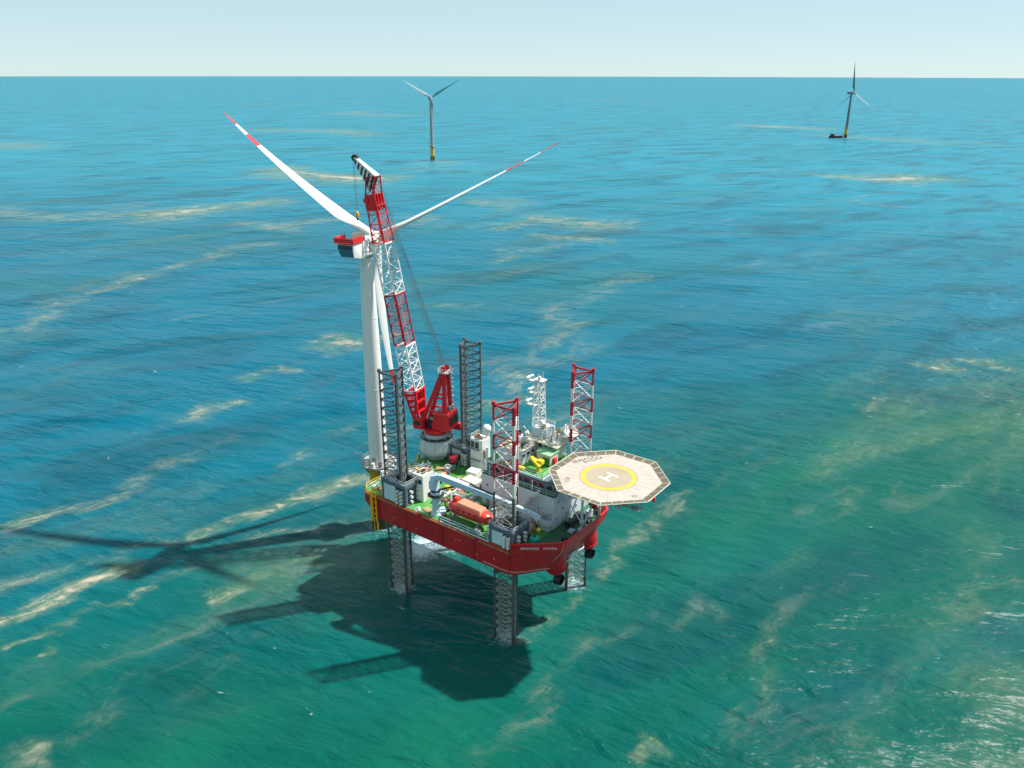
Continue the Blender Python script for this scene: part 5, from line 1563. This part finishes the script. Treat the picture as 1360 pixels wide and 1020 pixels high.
def turbine(name, label, loc, axis_world_deg, az, hubz, Lb, far, group, beta=-5, pb=6.5):
    """axis_world_deg: compass-free angle of the rotor axis in the ground plane"""
    t = thing(name, label, 'wind turbine', loc, R(axis_world_deg), group)
    tw = far if far else 'tower_white'
    bw = far if far else 'blade_white'
    zt = hubz - 2.8
    n_ = 40 if not far else 20
    fd = MB().tube((0, 0, -8), (0, 0, 19.3), 2.9, n_, 2.75).build('transition_piece', 'tp_yellow', t, smooth=True)
    MB().tube((0, 0, -8), (0, 0, 6.0), 3.05, n_).build('splash_zone', 'marine_growth', fd, smooth=True)
    mb = MB()
    for dy in (-.5, .5):
        mb.tube((-3.6, dy, -3), (-3.6, dy, 19), .16, 6)
    for k in range(18): mb.tube((-3.6, -.5, k), (-3.6, .5, k), .06, 4)
    mb.build('boat_landing', 'tp_yellow', fd)
    pl = MB().loft([[(5.0 * math.cos(R(22.5 + 45 * k)), 5.0 * math.sin(R(22.5 + 45 * k)), z) for k in range(8)] for z in (19.3, 19.75)]).build('platform', 'grey', t)
    MB().ring(4.62, 4.85, 19.3, 19.85, 8).build('platform_rim', 'cream', pl, rz=R(22.5))
    rail_mb([(4.9 * math.cos(R(22.5 + 45 * k)), 4.9 * math.sin(R(22.5 + 45 * k)), 19.75) for k in range(8)], 1.2, True, 1.3, .06).build('railing', 'grey', pl)
    if not far:
        mb = MB()
        for k in range(8):
            a = R(22.5 + 45 * k)
            mb.bar((2.6 * math.cos(a), 2.6 * math.sin(a), 16.6), (4.7 * math.cos(a), 4.7 * math.sin(a), 19.3), .4)
        mb.build('bracket', 'tp_yellow', pl)
        MB().tube((-2.2, 3.6, 19.75), (-2.2, 3.6, 22.6), .16, 8).bar((-2.2, 3.6, 22.6), (-4.2, 4.8, 23.4), .22).build('davit', 'white', pl)
        for a in (150, 185, 215, 250):
            MB().box(-.4, .4, -.35, .35, 0, 1.2).build('platform_locker', rnd.choice(('grey', 'dark', 'white', 'deck_white')), pl, loc=(3.7 * math.cos(R(a)), 3.7 * math.sin(R(a)), 19.76))
    MB().loft([[(r_ * math.cos(2 * math.pi * k / n_), r_ * math.sin(2 * math.pi * k / n_), z) for k in range(n_)] for r_, z in ((2.5, 19.7), (2.45, 30), (2.25, 50), (1.9, 66), (1.55, zt))]).build('tower', tw, t, smooth=True)
    if not far:
        tower_o = t.children[-1]
        for z, r_ in ((41.5, 2.37), (61, 2.04)):
            MB().ring(r_ - .1, r_ + .035, z, z + .14, 40).build('flange_seam', 'tower_white', tower_o)
        MB().box(-2.62, -2.4, -.5, .5, 19.8, 22.0).build('door', 'grey', tower_o)
    # nacelle
    z0, z1 = zt, zt + 4.4
    back, front = -9.4, 3.4
    nc = MB().loft([[(back + .9, -1.75, z0 + .9), (back + .9, 1.75, z0 + .9), (back, 2.15, z1 - .2), (back, -2.15, z1 - .2)],
                    [(back + 4, -2.1, z0 + .1), (back + 4, 2.1, z0 + .1), (back + 3.6, 2.2, z1), (back + 3.6, -2.2, z1)],
                    [(front, -2.0, z0 + .2), (front, 2.0, z0 + .2), (front, 1.9, z1 - .3), (front, -1.9, z1 - .3)]]).build('nacelle', bw, t, bevel=.15)
    MB().ring(1.5, 1.75, zt - .5, zt + .25, 24).build('yaw_bearing', 'grey', nc)
    tilt = R(7)
    a = V(math.cos(tilt), 0, math.sin(tilt))
    up_v = V(-math.sin(tilt), 0, math.cos(tilt))
    hub_c = V(5.8 * math.cos(tilt), 0, hubz + 5.8 * math.sin(tilt) - .5)
    if not far:
        MB().box(back - .06, back + .08, -1.95, 1.95, z1 - 1.5, z1 - .35).build('rear_vent', 'glass_blue', nc)
        MB().add([(back + .02, -1.95, z1 - 1.62), (back + .02, 1.95, z1 - 1.62), (back + .80, 1.72, z0 + 1.05), (back + .80, -1.72, z0 + 1.05)], [(0, 1, 2, 3)]).build('rear_panel', 'nacelle_blue', nc)
        dk = MB().box(back - .5, back + 4.6, -2.5, 2.5, z1 + .02, z1 + .2).build('hoist_platform', 'nacelle_red', nc)
        mb = MB()
        for (p, q) in (((back - .5, -2.5), (back + 4.6, -2.5)), ((back - .5, 2.5), (back + 4.6, 2.5)), ((back - .5, -2.5), (back - .5, 2.5))):
            pv, qv = V(*p, z1 + .2), V(*q, z1 + .2)
            mb.bar(pv + V(0, 0, .55), qv + V(0, 0, .55), .07, .95)
            n2 = 5
            for k in range(n2 + 1):
                mb.tube(pv.lerp(qv, k / n2), pv.lerp(qv, k / n2) + V(0, 0, 1.25), .09, 5)
            mb.tube(pv + V(0, 0, 1.25), qv + V(0, 0, 1.25), .1, 5)
        mb.build('platform_screen', 'nacelle_red', nc)
        MB().lathe([(1.5, 0), (1.45, .9), (1.0, 1.5), (.1, 1.7)], 12, (-2.6, .5, z1 + .02)).build('cooler', 'cream', nc, smooth=True)
        MB().box(-4.4, -3.0, -1.9, -.6, z1 + .03, z1 + 1.0).build('roof_unit', 'grey', nc, bevel=.06)
        for k in range(4):
            MB().box(-1.6 + k * 1.05, -1.0 + k * 1.05, -2.16, -2.04, z0 + 1.0, z1 - .8).build('side_vent', 'grey', nc)
        MB().tube((-1.4, 1.4, z1), (-1.4, 1.4, z1 + 1.8), .06, 5).build('wind_vane', 'grey', nc)
    # hub and rotor
    hb_ = MB().lathe([(1.75, -1.9), (1.85, -1.0), (1.9, .2), (1.6, 1.2), (.9, 1.9), (.05, 2.1)], 20, hub_c, axis=a).build('hub', bw, t, smooth=True)
    hvec = V(0, -1, 0)
    for k, ang in enumerate((az - 60, az + 60, az + 180)):
        d = up_v * math.cos(R(ang)) + hvec * math.sin(R(ang))
        tau = a.cross(d)
        base = hub_c + d * 1.2
        mt = Matrix(((a.x, tau.x, d.x, base.x), (a.y, tau.y, d.y, base.y), (a.z, tau.z, d.z, base.z), (0, 0, 0, 1)))
        bands = ((.735, .825), (.905, 1.0)) if not far else ()
        me = blade_mesh(Lb, beta, bands, pb, 'white', 40 if not far else 16).mesh('blade', bw, True)
        bo = inst('blade', me, t)
        bo.matrix_local = mt
        for j in range(len(bands)):
            r_ = inst('red_band', blade_mesh(Lb, beta, bands, pb, j).mesh('red_band', 'blade_red', True), bo)
    return t
turbine('wind_turbine', 'large white turbine with red banded blades beside the jack-up vessel', (-36.6, 201.1, 0), 70, 3, 80.0, 52.0, False, None)
turbine('wind_turbine', 'distant turbine with two raised blades, left of centre near the horizon', (-115.0, 1209.4, 0), 84, 0, 85.0, 45.0, 'far_grey', None, 35, 2.0)
turbine('wind_turbine', 'distant turbine at right with one blade straight up and a boat at its foot', (649.5, 1654.2, 0), 20, 58, 82.5, 54.0, 'far_dark', None, 10, 0.5)

# crew boat at the far turbine
bt = thing('crew_boat', 'small dark crew boat nosed against the yellow foot of the far right turbine', 'boat', (630.0, 1652.0, 0), R(4))
st_ = [(-13, 3.6, .0), (-6, 4.0, 0), (6, 3.9, 0), (11, 2.6, .5), (14, .5, 1.6)]
MB().loft([[(x, -w * .75, -1.2 + r_), (x, -w, 3.2 + r_ * .6), (x, w, 3.2 + r_ * .6), (x, w * .75, -1.2 + r_)] for x, w, r_ in st_]).build('boat_hull', 'boat_dark', bt)
MB().loft([[(-11, -2.8, 3.2), (-3, -2.8, 3.2), (-3, 2.8, 3.2), (-11, 2.8, 3.2)], [(-10.4, -2.4, 7.2), (-5, -2.4, 7.2), (-5, 2.4, 7.2), (-10.4, 2.4, 7.2)]]).build('wheelhouse', 'boat_dark', bt)
MB().box(-9.6, -5.0, -2.6, 2.6, 5.4, 6.6).build('window', 'glass', bt)
MB().tube((-8.5, 0, 7.2), (-9.5, 0, 12.0), .25, 6).build('mast', 'boat_dark', bt)
